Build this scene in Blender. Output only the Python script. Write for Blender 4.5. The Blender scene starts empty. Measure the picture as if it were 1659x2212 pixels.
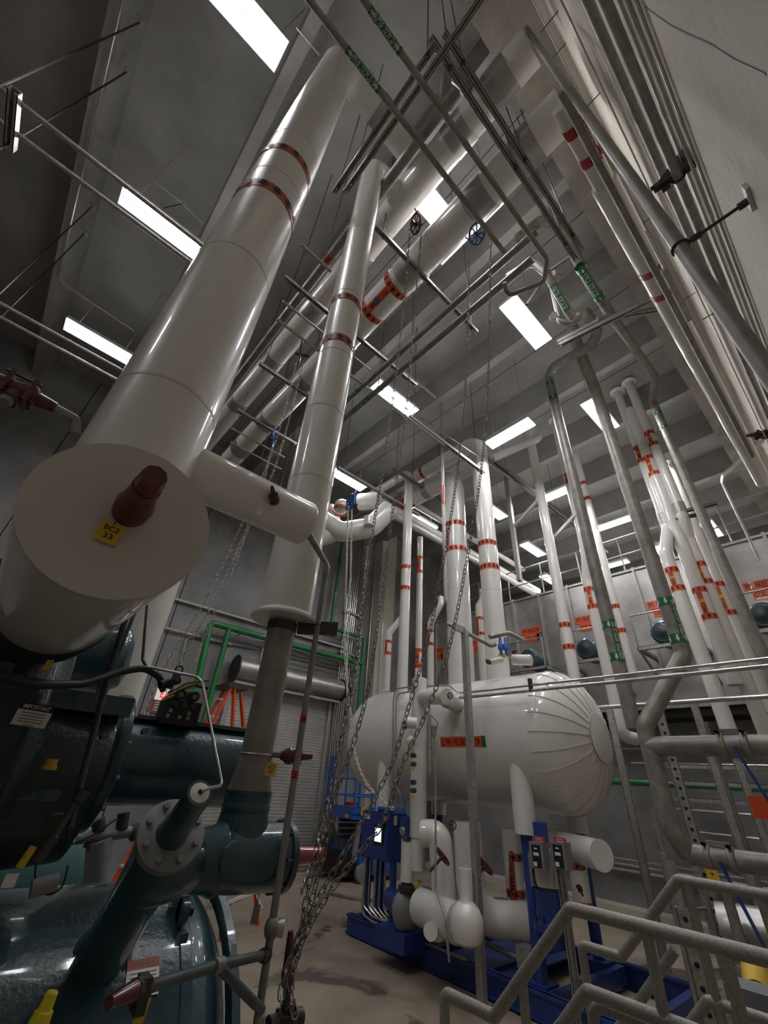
import bpy, bmesh, math, random
import numpy as np
from mathutils import Vector, Matrix
random.seed(7)
SC = bpy.context.scene
COL = SC.collection
# ------------------------------------------------------------------ camera (solved from the building's three vanishing points)
AZ, PITCH, ROLL, FPX = 0.69965, 0.58152, 0.0724, 885.2
EYE = np.array([0.0, 0.0, 2.1])
_f = np.array([math.sin(AZ)*math.cos(PITCH), math.cos(AZ)*math.cos(PITCH), math.sin(PITCH)])
_r = np.array([math.cos(AZ), -math.sin(AZ), 0.0])
_u = np.cross(_r, _f)
_r, _u = math.cos(ROLL)*_r+math.sin(ROLL)*_u, -math.sin(ROLL)*_r+math.cos(ROLL)*_u
cd = bpy.data.cameras.new('camera'); cam = bpy.data.objects.new('camera', cd); COL.objects.link(cam)
cd.sensor_fit = 'HORIZONTAL'; cd.sensor_width = 36; cd.lens = FPX/1659*36; cd.clip_start = 0.05; cd.clip_end = 200
cam.matrix_world = Matrix(((_r[0], _u[0], -_f[0], EYE[0]), (_r[1], _u[1], -_f[1], EYE[1]), (_r[2], _u[2], -_f[2], EYE[2]), (0, 0, 0, 1)))
SC.camera = cam
# world: a closed hall, the faint grey ambience around it does not reach inside
w = bpy.data.worlds.new('world'); SC.world = w; w.use_nodes = True
w.node_tree.nodes['Background'].inputs[0].default_value = (0.8, 0.83, 0.88, 1)
w.node_tree.nodes['Background'].inputs[1].default_value = 0.25
SC.view_settings.view_transform = 'Standard'; SC.view_settings.look = 'None'; SC.view_settings.gamma = 1
SC.view_settings.use_curve_mapping = False
SC.view_settings.exposure = 1.42
LAMP = 26.0            # strength of every ceiling fixture's lens

# ------------------------------------------------------------------ survey helpers: sight lines -> points on real planes
def ray(px, py): return _f+_r*(px-829.5)/FPX-_u*(py-1106)/FPX
def P(px, py, x=None, y=None, z=None):
    v = ray(px, py)
    k = (x-EYE[0])/v[0] if x is not None else (y-EYE[1])/v[1] if y is not None else (z-EYE[2])/v[2]
    return EYE+v*k
def at(px, py, D):
    v = ray(px, py); return EYE+v*(D/math.hypot(v[0], v[1]))
AX = {'x': np.array([1., 0, 0]), 'y': np.array([0, 1., 0]), 'z': np.array([0, 0, 1.])}
def go(p, a, px=None, py=None):
    """from p along axis a until the sight line px / py is met"""
    q = np.array(p, float)-EYE; d = AX[a] if isinstance(a, str) else np.array(a, float)
    if px is not None: s = (px-829.5)/FPX; n = _r-s*_f
    else: s = (1106-py)/FPX; n = _u-s*_f
    return np.array(p, float)+d*(-(q@n)/(d@n))
def V(*a): return np.array(a, float)
def nrm(v): v = np.array(v, float); return v/np.linalg.norm(v)
def frame(d):
    d = nrm(d); u = np.cross(d, [0, 0, 1]) if abs(d[2]) < .95 else np.cross(d, [1, 0, 0])
    u = nrm(u); return u, np.cross(d, u), d

# ------------------------------------------------------------------ materials
def lin(h):
    h = h.lstrip('#'); c = [int(h[i:i+2], 16)/255 for i in (0, 2, 4)]
    return tuple((x/12.92 if x <= .04045 else ((x+.055)/1.055)**2.4) for x in c)+(1,)
def mat(name, col, rough=.5, metal=0., coat=0., noise=0., nscale=6., col2=None, bump=0., bscale=30., rn=0., emit=None, estr=0., thr=None):
    m = bpy.data.materials.new(name); m.use_nodes = True; nt = m.node_tree; b = nt.nodes['Principled BSDF']
    b.inputs['Base Color'].default_value = lin(col); b.inputs['Roughness'].default_value = rough; b.inputs['Metallic'].default_value = metal
    if coat: b.inputs['Coat Weight'].default_value = coat; b.inputs['Coat Roughness'].default_value = .06
    if emit: b.inputs['Emission Color'].default_value = lin(emit); b.inputs['Emission Strength'].default_value = estr
    if noise or bump or rn or col2:
        tc = nt.nodes.new('ShaderNodeTexCoord')
        geo = nt.nodes.new('ShaderNodeNewGeometry')
        n = nt.nodes.new('ShaderNodeTexNoise'); n.inputs['Scale'].default_value = nscale; n.inputs['Detail'].default_value = 6; n.inputs['Roughness'].default_value = .62
        nt.links.new(geo.outputs['Position'], n.inputs['Vector'])
        if col2:
            r = nt.nodes.new('ShaderNodeValToRGB'); r.color_ramp.elements[0].color = lin(col); r.color_ramp.elements[1].color = lin(col2)
            r.color_ramp.elements[0].position, r.color_ramp.elements[1].position = thr or (.35, .68)
            nt.links.new(n.outputs['Fac'], r.inputs['Fac']); nt.links.new(r.outputs['Color'], b.inputs['Base Color'])
        if rn:
            mr = nt.nodes.new('ShaderNodeMapRange'); mr.inputs['To Min'].default_value = max(rough-rn, .03); mr.inputs['To Max'].default_value = rough+rn
            nt.links.new(n.outputs['Fac'], mr.inputs['Value']); nt.links.new(mr.outputs['Result'], b.inputs['Roughness'])
        if bump:
            n2 = nt.nodes.new('ShaderNodeTexNoise'); n2.inputs['Scale'].default_value = bscale; n2.inputs['Detail'].default_value = 3
            nt.links.new(geo.outputs['Position'], n2.inputs['Vector'])
            bp = nt.nodes.new('ShaderNodeBump'); bp.inputs['Strength'].default_value = bump; bp.inputs['Distance'].default_value = .02
            nt.links.new(n2.outputs['Fac'], bp.inputs['Height']); nt.links.new(bp.outputs['Normal'], b.inputs['Normal'])
    return m
WHITE = mat('white_jacket', 'd6d3cd', .34, coat=.75, bump=.10, bscale=2.2)
WHITE2 = mat('white_jacket_matt', 'c3bbb4', .42, coat=.25, bump=.10, bscale=3)
SEAM = mat('jacket_seam', 'c0bcb5', .45)
STEEL = mat('grey_steel_pipe', '77736d', .48, .3, nscale=7, col2='97928b', rn=.12)
GALV = mat('galvanised_steel', '8f8d89', .42, .5, nscale=22, col2='b3b1ac', rn=.14)
RAILM = mat('hot_dip_galvanised_rail', '86827b', .5, .4, nscale=90, col2='a19d94', rn=.1, bump=.25, bscale=260)
STAIN = mat('stainless_sheet', '96938f', .36, .65, nscale=1.6, col2='b2aeaa', rn=.16, bump=.25, bscale=1.3)
CONDUIT = mat('zinc_conduit', 'b3b1ad', .3, .85, nscale=10, col2='c9c7c3')
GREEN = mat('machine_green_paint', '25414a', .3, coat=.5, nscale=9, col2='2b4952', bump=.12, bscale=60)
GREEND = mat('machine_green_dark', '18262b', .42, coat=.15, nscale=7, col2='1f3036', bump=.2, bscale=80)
BLACK = mat('black_rubber', '131313', .5)
IRON = mat('dark_iron', '3a3836', .55, .5, nscale=20, col2='55504b')
ORANGE = mat('marker_orange', 'd8552a', .38, coat=.3)
ORANGED = mat('marker_rust_orange', 'a8452b', .4, coat=.3)
INK = mat('marker_black', '1a1413', .6)
REDV = mat('valve_red_paint', '5e181b', .38, coat=.3, nscale=18, col2='481215')
REDB = mat('bright_red_label', 'b3242c', .45)
PGREEN = mat('pipe_green_paint', '1f7a3d', .38, coat=.3, nscale=5, col2='1b6a37')
LGREEN = mat('label_green', '17633f', .45)
BLUE = mat('skid_blue_paint', '213d84', .45, coat=.2, nscale=4, col2='1c3372')
BLUEL = mat('lift_blue_paint', '1d56a5', .4, coat=.3)
GREYP = mat('grey_paint', '77787a', .5)
YEL = mat('tag_yellow', 'c9a52f', .5)
YELB = mat('yellow_paint', 'd2c31f', .45)
PAPER = mat('white_label', 'd9d7d2', .55)
PRINT = mat('grey_print', '77736f', .7)
LORANGE = mat('ladder_orange', 'e2592b', .45)
SCREEN = mat('control_screen', '2b3a48', .3, emit='a9d2ea', estr=1.0)
EXITM = mat('exit_sign_face', 'f0e8e8', .4, emit='ffe6e2', estr=.12)
EXITR = mat('exit_letter_red', 'e02233', .4, emit='ff2a3c', estr=.25)
LENS = mat('lamp_lens', 'ffffff', .4, emit='fbfcff', estr=LAMP)
UPFILL = mat('ceiling_fill_glow', 'ffffff', .4, emit='fbfcff', estr=LAMP*.26)  # upward glow added to the fixtures to brighten the ceiling
LENSR = mat('lamp_lens_rim', 'f2f2f2', .3, emit='f3f5ff', estr=LAMP*.014)
FIXT = mat('fixture_white', 'dcdcda', .4)
ROPE = mat('pale_rope', 'b9b6ae', .7)
CHAINM = mat('chain_steel', '6b6864', .38, .85, nscale=40, col2='938f8a')
GLASS = mat('gauge_glass', 'e8e8e4', .15, coat=1)
CONC = mat('concrete_grey', '6f6d6a', .75, nscale=1.3, col2='8b8885', bump=.25, bscale=18)
CONCW = mat('concrete_wall_grey', '6c6b6b', .55, nscale=.9, col2='908e8c', bump=.2, bscale=9, rn=.1)
CONCC = mat('concrete_ceiling', '817e7a', .8, nscale=.8, col2='98958f', bump=.3, bscale=14)
CONCG = mat('concrete_girder', '7d756b', .85, nscale=2.6, col2='958d81', bump=.35, bscale=22)
CONCB = mat('painted_wall_beige', 'b3aa9c', .8, nscale=1.1, col2='c4bbad', bump=.25, bscale=16)
DARK = mat('dark_void_panel', '1b1a1a', .8)
FLOORM = None
def floor_mat():
    m = bpy.data.materials.new('floor_concrete'); m.use_nodes = True; nt = m.node_tree; b = nt.nodes['Principled BSDF']
    g = nt.nodes.new('ShaderNodeNewGeometry')
    n = nt.nodes.new('ShaderNodeTexNoise'); n.inputs['Scale'].default_value = 1.7; n.inputs['Detail'].default_value = 8
    st = nt.nodes.new('ShaderNodeTexNoise'); st.inputs['Scale'].default_value = .75; st.inputs['Detail'].default_value = 5; st.inputs['Distortion'].default_value = .9
    nt.links.new(g.outputs['Position'], n.inputs['Vector']); nt.links.new(g.outputs['Position'], st.inputs['Vector'])
    r = nt.nodes.new('ShaderNodeValToRGB'); r.color_ramp.elements[0].color = lin('857868'); r.color_ramp.elements[1].color = lin('a09382'); r.color_ramp.elements[0].position = .3; r.color_ramp.elements[1].position = .7
    s = nt.nodes.new('ShaderNodeValToRGB'); s.color_ramp.elements[0].color = (0, 0, 0, 1); s.color_ramp.elements[1].color = (1, 1, 1, 1); s.color_ramp.elements[0].position = .575; s.color_ramp.elements[1].position = .63
    mx = nt.nodes.new('ShaderNodeMix'); mx.data_type = 'RGBA'; mx.inputs['B'].default_value = lin('675d50')
    nt.links.new(n.outputs['Fac'], r.inputs['Fac']); nt.links.new(st.outputs['Fac'], s.inputs['Fac'])
    nt.links.new(s.outputs['Color'], mx.inputs['Factor']); nt.links.new(r.outputs['Color'], mx.inputs['A']); nt.links.new(mx.outputs['Result'], b.inputs['Base Color'])
    mr = nt.nodes.new('ShaderNodeMapRange'); mr.inputs['To Min'].default_value = .5; mr.inputs['To Max'].default_value = .2
    nt.links.new(s.outputs['Color'], mr.inputs['Value']); nt.links.new(mr.outputs['Result'], b.inputs['Roughness'])
    return m
FLOORM = floor_mat()

# ------------------------------------------------------------------ mesh builder
class MB:
    def __init__(s): s.v = []; s.f = []; s.m = []; s.sm = []; s.mats = []; s.g = []
    def mi(s, m):
        if m not in s.mats: s.mats.append(m)
        return s.mats.index(m)
    def add(s, vs, fs, m, smooth=False):
        o = len(s.v); fo = len(s.f); s.v += [tuple(map(float, p)) for p in vs]; k = s.mi(m)
        for f in fs: s.f.append(tuple(i+o for i in f)); s.m.append(k); s.sm.append(smooth)
        if len(s.v) > o: s.g.append((o, len(s.v), fo, len(s.f)))
        return s
    def box(s, lo, hi, m):
        x0, y0, z0 = [min(a, b) for a, b in zip(lo, hi)]; x1, y1, z1 = [max(a, b) for a, b in zip(lo, hi)]
        vs = [(x0, y0, z0), (x1, y0, z0), (x1, y1, z0), (x0, y1, z0), (x0, y0, z1), (x1, y0, z1), (x1, y1, z1), (x0, y1, z1)]
        return s.add(vs, [(0, 3, 2, 1), (4, 5, 6, 7), (0, 1, 5, 4), (1, 2, 6, 5), (2, 3, 7, 6), (3, 0, 4, 7)], m)
    def beam(s, a, b, w, h, m, up=None):
        a, b = np.array(a, float), np.array(b, float); d = nrm(b-a)
        if up is None: up = [0, 0, 1] if abs(d[2]) < .9 else [0, 1, 0]
        x = nrm(np.cross(d, up)); y = np.cross(x, d)
        vs = [p+x*i*w/2+y*j*h/2 for p in (a, b) for i, j in ((-1, -1), (1, -1), (1, 1), (-1, 1))]
        return s.add(vs, [(0, 1, 2, 3), (7, 6, 5, 4), (0, 4, 5, 1), (1, 5, 6, 2), (2, 6, 7, 3), (3, 7, 4, 0)], m)
    def channel(s, a, b, w, m, up=None, t=.12):
        """open strut channel: back and two lips"""
        a, b = np.array(a, float), np.array(b, float); d = nrm(b-a)
        if up is None: up = [0, 0, 1] if abs(d[2]) < .9 else [0, 1, 0]
        x = nrm(np.cross(d, up)); y = np.cross(x, d); q = w*t
        for c, ww, hh in ((y*(w/2-q/2), w, q), (x*(w/2-q/2), q, w), (-x*(w/2-q/2), q, w), (x*(w*.33)-y*(w/2-q/2), w*.3, q), (-x*(w*.33)-y*(w/2-q/2), w*.3, q)):
            s.beam(a+c, b+c, ww, hh, m, up)
        return s
    def lathe(s, o, d, prof, m, seg=24, cap=True, smooth=True):
        o = np.array(o, float); u, v, d = frame(d); vs = []; fs = []
        for t, r in prof:
            for k in range(seg):
                a = 2*math.pi*k/seg; vs.append(o+d*t+(u*math.cos(a)+v*math.sin(a))*r)
        for i in range(len(prof)-1):
            for k in range(seg):
                k2 = (k+1) % seg; fs.append((i*seg+k, i*seg+k2, (i+1)*seg+k2, (i+1)*seg+k))
        if cap:
            fs.append(tuple(range(seg))[::-1]); fs.append(tuple((len(prof)-1)*seg+k for k in range(seg)))
        return s.add(vs, fs, m, smooth)
    def cyl(s, a, b, r, m, seg=20, r2=None):
        a, b = np.array(a, float), np.array(b, float); L = float(np.linalg.norm(b-a))
        return s.lathe(a, b-a, [(0, r), (L, r if r2 is None else r2)], m, seg)
    def tube(s, pts, r, m, seg=16, bend=None, cap=True):
        pts = [np.array(p, float) for p in pts]; out = [pts[0]]
        bend = bend if bend is not None else r*1.6
        for i in range(1, len(pts)-1):
            p, a, b = pts[i], pts[i-1], pts[i+1]; la, lb = np.linalg.norm(a-p), np.linalg.norm(b-p)
            da, db = (a-p)/la, (b-p)/lb; c = float(np.clip(da@db, -1, 1)); ang = math.acos(c)
            if ang > 3.1: out.append(p); continue
            t = min(bend/math.tan(ang/2), la*.49, lb*.49); n = max(3, int((math.pi-ang)/.2)) if seg > 8 else 4
            q0, q1 = p+da*t, p+db*t; R = t*math.tan(ang/2); cc = p+nrm(da+db)*(R/math.sin(ang/2))
            a0, a1 = q0-cc, q1-cc; tot = math.pi-ang
            for k in range(n+1):
                w_ = tot*k/n; out.append(cc+(a0*math.sin(tot-w_)+a1*math.sin(w_))/math.sin(tot))
        out.append(pts[-1])
        P_ = [out[0]]
        for p in out[1:]:
            if np.linalg.norm(p-P_[-1]) > 1e-5: P_.append(p)
        n = len(P_); T = [nrm(P_[min(i+1, n-1)]-P_[max(i-1, 0)]) for i in range(n)]
        if n > 2: T = [nrm(P_[1]-P_[0])]+[nrm(nrm(P_[i+1]-P_[i])+nrm(P_[i]-P_[i-1])) for i in range(1, n-1)]+[nrm(P_[-1]-P_[-2])]
        u, v, _ = frame(T[0]); vs = []; fs = []
        for i in range(n):
            if i:
                u = u-T[i]*(u@T[i]); u = nrm(u)
            v = np.cross(T[i], u)
            for k in range(seg):
                a = 2*math.pi*k/seg; vs.append(P_[i]+(u*math.cos(a)+v*math.sin(a))*r)
        for i in range(n-1):
            for k in range(seg):
                k2 = (k+1) % seg; fs.append((i*seg+k, i*seg+k2, (i+1)*seg+k2, (i+1)*seg+k))
        if cap: fs.append(tuple(range(seg))[::-1]); fs.append(tuple((n-1)*seg+k for k in range(seg)))
        return s.add(vs, fs, m, True)
    def torus(s, c, d, R, r, m, seg=24, rs=8):
        u, v, d = frame(d); pts = [np.array(c)+(u*math.cos(2*math.pi*k/seg)+v*math.sin(2*math.pi*k/seg))*R for k in range(seg)]
        vs = []; fs = []
        for k in range(seg):
            e = nrm(pts[k]-np.array(c))
            for j in range(rs):
                a = 2*math.pi*j/rs; vs.append(pts[k]+(e*math.cos(a)+d*math.sin(a))*r)
        for k in range(seg):
            for j in range(rs):
                fs.append((k*rs+j, ((k+1) % seg)*rs+j, ((k+1) % seg)*rs+(j+1) % rs, k*rs+(j+1) % rs))
        return s.add(vs, fs, m, True)
    def ball(s, c, r, m, seg=14, sc=(1, 1, 1)):
        vs = []; fs = []; R = seg//2
        for i in range(R+1):
            t = math.pi*i/R
            for k in range(seg):
                a = 2*math.pi*k/seg; vs.append(np.array(c)+np.array([math.sin(t)*math.cos(a)*sc[0], math.sin(t)*math.sin(a)*sc[1], math.cos(t)*sc[2]])*r)
        for i in range(R):
            for k in range(seg):
                k2 = (k+1) % seg; fs.append((i*seg+k, (i+1)*seg+k, (i+1)*seg+k2, i*seg+k2))
        return s.add(vs, fs, m, True)
    def bolts(s, c, d, R, n, r, h, m, ph=0.):
        u, v, d = frame(d)
        for k in range(n):
            a = 2*math.pi*(k+ph)/n; p = np.array(c)+(u*math.cos(a)+v*math.sin(a))*R
            s.lathe(p, d, [(0, r), (h, r)], m, 6, smooth=False)
        return s
WL = {}
def pieces(mb):
    G = mb.g; n = len(G); par = list(range(n)); A = np.array(mb.v)
    bb = [(A[a:b].min(0)-.004, A[a:b].max(0)+.004) for a, b, _, _ in G]
    def fd(i):
        while par[i] != i: par[i] = par[par[i]]; i = par[i]
        return i
    for i in range(n):
        for j in range(i):
            if (bb[i][0] <= bb[j][1]).all() and (bb[j][0] <= bb[i][1]).all(): par[fd(i)] = fd(j)
    out = {}
    for i in range(n): out.setdefault(fd(i), []).append(i)
    return list(out.values())
def build(mb, name, parent=None, origin=None, kind=None, sharp=38, split=True):
    if parent is not None and split and 1 < len(mb.g) < 400:
        ps = pieces(mb)
        if 1 < len(ps) <= 60:
            first = None
            for q in ps:
                sub = MB(); sub.mats = list(mb.mats)
                for i in q:
                    v0, v1, f0, f1 = mb.g[i]; o = len(sub.v); sub.v += mb.v[v0:v1]
                    sub.f += [tuple(k-v0+o for k in f) for f in mb.f[f0:f1]]; sub.m += mb.m[f0:f1]; sub.sm += mb.sm[f0:f1]
                ob = build(sub, name, parent, kind=kind, sharp=sharp, split=False); first = first or ob
            return first
    me = bpy.data.meshes.new(name)
    vs = np.array(mb.v) if len(mb.v) else np.zeros((0, 3))
    if parent is not None: org = WL[parent.name]
    elif origin is not None: org = np.array(origin, float)
    else: org = np.array([(vs[:, 0].min()+vs[:, 0].max())/2, (vs[:, 1].min()+vs[:, 1].max())/2, vs[:, 2].min()])
    me.from_pydata([tuple(p) for p in (vs-org)], [], mb.f)
    for m in mb.mats: me.materials.append(m)
    me.polygons.foreach_set('material_index', mb.m); me.polygons.foreach_set('use_smooth', mb.sm)
    me.update()
    if any(mb.sm): me.set_sharp_from_angle(angle=math.radians(sharp))
    o = bpy.data.objects.new(name, me); COL.objects.link(o)
    if parent is not None: o.parent = parent
    else: o.location = org
    WL[o.name] = org
    if kind: o['kind'] = kind
    return o
def tag(o, label, cat, group=None):
    o['label'] = label; o['category'] = cat
    if group: o['group'] = group
    return o
def thing(name, loc, label, cat, group=None):
    o = bpy.data.objects.new(name, None); o.empty_display_size = .1; COL.objects.link(o); o.location = tuple(map(float, loc)); WL[o.name] = np.array(loc, float)
    return tag(o, label, cat, group)
def struct(mb, name, parent=None): return build(mb, name, parent, kind='structure')
# ---- lettering as flat print meshes
_tc = {}
def textmesh(s, bold=False):
    if s in _tc: return _tc[s]
    cu = bpy.data.curves.new('t', 'FONT'); cu.body = s; cu.size = 1; cu.align_x = 'CENTER'; cu.align_y = 'CENTER'; cu.resolution_u = 2; cu.offset = .012
    ob = bpy.data.objects.new('t', cu); COL.objects.link(ob)
    dg = bpy.context.evaluated_depsgraph_get(); dg.update(); me = bpy.data.meshes.new_from_object(ob.evaluated_get(dg))
    bm = bmesh.new(); bm.from_mesh(me); bmesh.ops.triangulate(bm, faces=bm.faces)
    vs = [(v.co.x, v.co.y) for v in bm.verts]; fs = [tuple(v.index for v in f.verts) for f in bm.faces]; bm.free()
    bpy.data.objects.remove(ob); bpy.data.curves.remove(cu); bpy.data.meshes.remove(me)
    _tc[s] = (vs, fs); return _tc[s]
def text_on(mb, s, mp, W, H, m, squeeze=True):
    """write s centred, filling W x H, through mapping mp(u, v) -> point"""
    vs, fs = textmesh(s)
    if not vs: return
    xs = [a for a, b in vs]; ys = [b for a, b in vs]; w_, h_ = max(xs)-min(xs), max(ys)-min(ys); cx, cy = (max(xs)+min(xs))/2, (max(ys)+min(ys))/2
    kx = W/w_; ky = H/h_
    if not squeeze: kx = ky = min(kx, ky)
    mb.add([mp((a-cx)*kx, (b-cy)*ky) for a, b in vs], fs, m)
def flat_map(c, u, v, off=0.):
    c, u, v = np.array(c, float), nrm(u), nrm(v); n = nrm(np.cross(u, v))
    return lambda a, b: c+u*a+v*b+n*off
def plate(mb, c, u, v, W, H, m, t=.004):
    c = np.array(c, float); u, v = nrm(u), nrm(v); n = nrm(np.cross(u, v))
    vs = [c+u*i*W/2+v*j*H/2+n*k for k in (-t, 0) for i, j in ((-1, -1), (1, -1), (1, 1), (-1, 1))]
    mb.add(vs, [(3, 2, 1, 0), (4, 5, 6, 7), (0, 1, 5, 4), (1, 2, 6, 5), (2, 3, 7, 6), (3, 0, 4, 7)], m)
# ---- markers wrapped on pipes
def angle_to(c, d, th):
    """unit radial vector on the pipe at c (axis d): th=0 looks to the camera"""
    d = nrm(d); e = EYE-np.array(c); e = nrm(e-d*(e@d)); g = np.cross(d, e)
    return e*math.cos(th)+g*math.sin(th), g
def cmap(c, d, R, th0, off):
    d = nrm(d); c = np.array(c, float)
    def mp(u, v):      # u runs along the pipe, v around it
        e, _ = angle_to(c, d, th0+v/R); return c+d*u+e*(R+off)
    return mp
def band(parent, c, d, R, w, m=ORANGE, arrow=1, n=10, ink=INK):
    mb = MB(); c = np.array(c, float); d = nrm(d); mb.lathe(c-d*w/2, d, [(0, R*1.0), (0, R+.004), (w, R+.004), (w, R*1.0)], m, 36, cap=False)
    if arrow:
        for k in range(n):
            mp = cmap(c, d, R, 2*math.pi*k/n, .0065); h = w*.38*arrow; s = min(w*.36, R*.25)
            vs = [mp(h, 0), mp(-h*.05, s), mp(-h*.05, 0), mp(-h*.05, -s), mp(-h*.05, s*.42), mp(-h, s*.42), mp(-h, 0), mp(-h, -s*.42), mp(-h*.05, -s*.42)]
            mb.add(vs, [(0, 1, 4, 2), (0, 2, 8, 3), (4, 5, 6, 2), (2, 6, 7, 8)], ink)
    return build(mb, 'marker_band', parent, split=False)
def strip(parent, c, d, R, L, w, txt, m=ORANGE, ink=INK, th=0., block=None, flip=1):
    mb = MB(); mp = cmap(c, d, R, th, .004); vs = []; fs = []; N = 6
    for k in range(N+1):
        v_ = -w/2+w*k/N; vs += [mp(-L/2, v_), mp(L/2, v_)]
    for k in range(N): fs.append((2*k, 2*k+1, 2*k+3, 2*k+2))
    mb.add(vs, fs, m)
    mp2 = cmap(c, d, R, th, .0065)
    if txt: text_on(mb, txt, lambda a, b: mp2(a*flip, b*flip), L*.86, w*.62, ink)
    if block:
        vs = []; fs = []; b0 = L*.05
        for k in range(N+1):
            v_ = -w/2+w*k/N; vs += [mp2(b0-L*.05, v_), mp2(b0+L*.05, v_)]
        for k in range(N): fs.append((2*k, 2*k+1, 2*k+3, 2*k+2))
        mb.add(vs, fs, block)
    return build(mb, 'marker_label', parent, split=False)
def ring(parent, c, d, R, w, m, name='clamp_ring', t=.006):
    mb = MB(); d = nrm(d); mb.lathe(np.array(c)-d*w/2, d, [(0, R), (0, R+t), (w, R+t), (w, R)], m, 32, cap=False); return build(mb, name, parent)
def seams(parent, pts, R):
    mb = MB()
    for c, d in pts:
        d = nrm(d); mb.lathe(np.array(c)-d*.006, d, [(0, R), (0, R+.0016), (.012, R+.0016), (.012, R)], SEAM, 32, cap=False)
    return build(mb, 'jacket_seam', parent)
def pipe(name, label, pts, r, m, cat='pipe', bend=None, seg=20, group=None, part='jacket', flange=None):
    pts = [np.array(p, float) for p in pts]; lo = min(pts, key=lambda p: p[2])
    t = thing(name, lo, label, cat, group); mb = MB(); mb.tube(pts, r, m, seg, bend)
    if flange is not None: mb.lathe(pts[flange]-V(0, 0, .06), [0, 0, 1], [(0, r), (.02, r*1.7), (.05, r*1.75), (.05, r)], m, 24, cap=False)
    build(mb, part, t); return t
def simple(name, label, cat, mb, group=None): return tag(build(mb, name), label, cat, group)

# ================================================================== SETTING
X0, X1, Y0, Y1, ZC, ZS = -6.5, 24.0, -0.37, 11.95, 11.4, 10.6
struct(MB().box((X0, Y0, -.2), (X1, Y1, 0), FLOORM), 'floor')
ceil = struct(MB().box((X0, Y0-.3, ZC), (X1, Y1, ZC+.2), CONCC), 'ceiling')
for k in range(14):
    sx = -4.52+2.05*k
    mb = MB(); vs = []
    for y in (0.27, Y1):
        vs += [(sx-.09, y, ZS), (sx+.09, y, ZS), (sx+.17, y, ZC), (sx-.17, y, ZC)]
    mb.add(vs, [(0, 1, 5, 4), (1, 2, 6, 5), (3, 0, 4, 7), (0, 3, 2, 1), (4, 5, 6, 7)], CONCC)
    build(mb, 'ceiling_beam', ceil)
    # the slab joint beside each stem
    if k >= 3: build(MB().box((sx+.985, .27, ZC-.008), (sx+1.0, Y1, ZC), IRON), 'slab_joint', ceil)
struct(MB().box((X0, Y0-.25, ZS), (X1, .27, ZC), CONCG), 'trim_1')
struct(MB().box((X0, Y0-.25, 0), (X1, Y0, ZS), CONCB), 'wall_right')
struct(MB().box((X0-.2, Y0-.25, 0), (X0, Y1+.2, ZC), CONCW), 'wall_left')
struct(MB().box((X1, Y0-.25, 0), (X1+.2, Y1+.2, ZC), CONCW), 'wall_far')
DX0, DX1, DZ = 4.95, 8.33, 4.35
wb = MB()
wb.box((X0, Y1, 0), (DX0, Y1+.2, ZC), CONCW).box((DX1, Y1, 0), (X1, Y1+.2, ZC), CONCW).box((DX0, Y1, DZ), (DX1, Y1+.2, ZC), CONCW)
wback = struct(wb, 'wall_back')
for x in (-1.2, 2.9, 9.05):       # panel joints of the precast wall
    build(MB().box((x-.012, Y1-.004, 0), (x+.012, Y1, ZC), DARK), 'panel_joint', wback)
col = struct(MB().box((9.75, 11.5, 0), (10.55, Y1, ZC), CONCB), 'trim_2')
# ---- roll up door
door = struct(MB().box((DX0-.02, Y1+.02, 0), (DX1+.02, Y1+.06, DZ), IRON), 'door_1')
mb = MB(); n = int(DZ/.075)
prof = []
for k in range(n):
    z = k*.075; prof += [(z, 0), (z+.012, .0), (z+.03, .022), (z+.055, .022), (z+.07, 0)]
vs = []; fs = []
for z, o in prof: vs += [(DX0+.05, Y1-.03-o, z), (DX1-.05, Y1-.03-o, z)]
for k in range(len(prof)-1): fs.append((2*k, 2*k+1, 2*k+3, 2*k+2))
mb.add(vs, fs, mat('door_slat_steel', 'b3b0ab', .38, .6, nscale=2, col2='c8c5c0')); o = build(mb, 'door_curtain', door); o['kind'] = 'stuff'
for x in (DX0-.03, DX1-.02): build(MB().box((x-.05, Y1-.12, 0), (x+.06, Y1-.0, DZ+.1), GALV), 'door_guide', door)
mb = MB().cyl((DX0-.1, 11.6, 4.49), (DX1+.1, 11.6, 4.49), .29, STAIN, 32); mb.box((DX0-.1, 11.5, 4.1), (DX1+.1, 11.56, 4.16), GALV); build(mb, 'door_hood', door)
for x in (DX0-.14, DX1+.14): build(MB().cyl((x-.02, 11.6, 4.49), (x+.02, 11.6, 4.49), .34, IRON, 28), 'hood_end_plate', door)
build(MB().box((DX1+.16, 11.45, 4.3), (DX1+.4, 11.85, 4.75), BLACK).cyl((DX1+.2, 11.45, 4.55), (DX1+.5, 11.45, 4.55), .09, BLACK), 'door_operator', door)
build(MB().torus((DX0-.2, 11.6, 4.5), (1, 0, 0), .18, .015, IRON, 20, 6), 'chain_sheave', door)
build(MB().box((DX0, Y1-.3, .0), (DX1, Y1-.22, .006), YELB), 'threshold_stripe', door)

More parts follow.
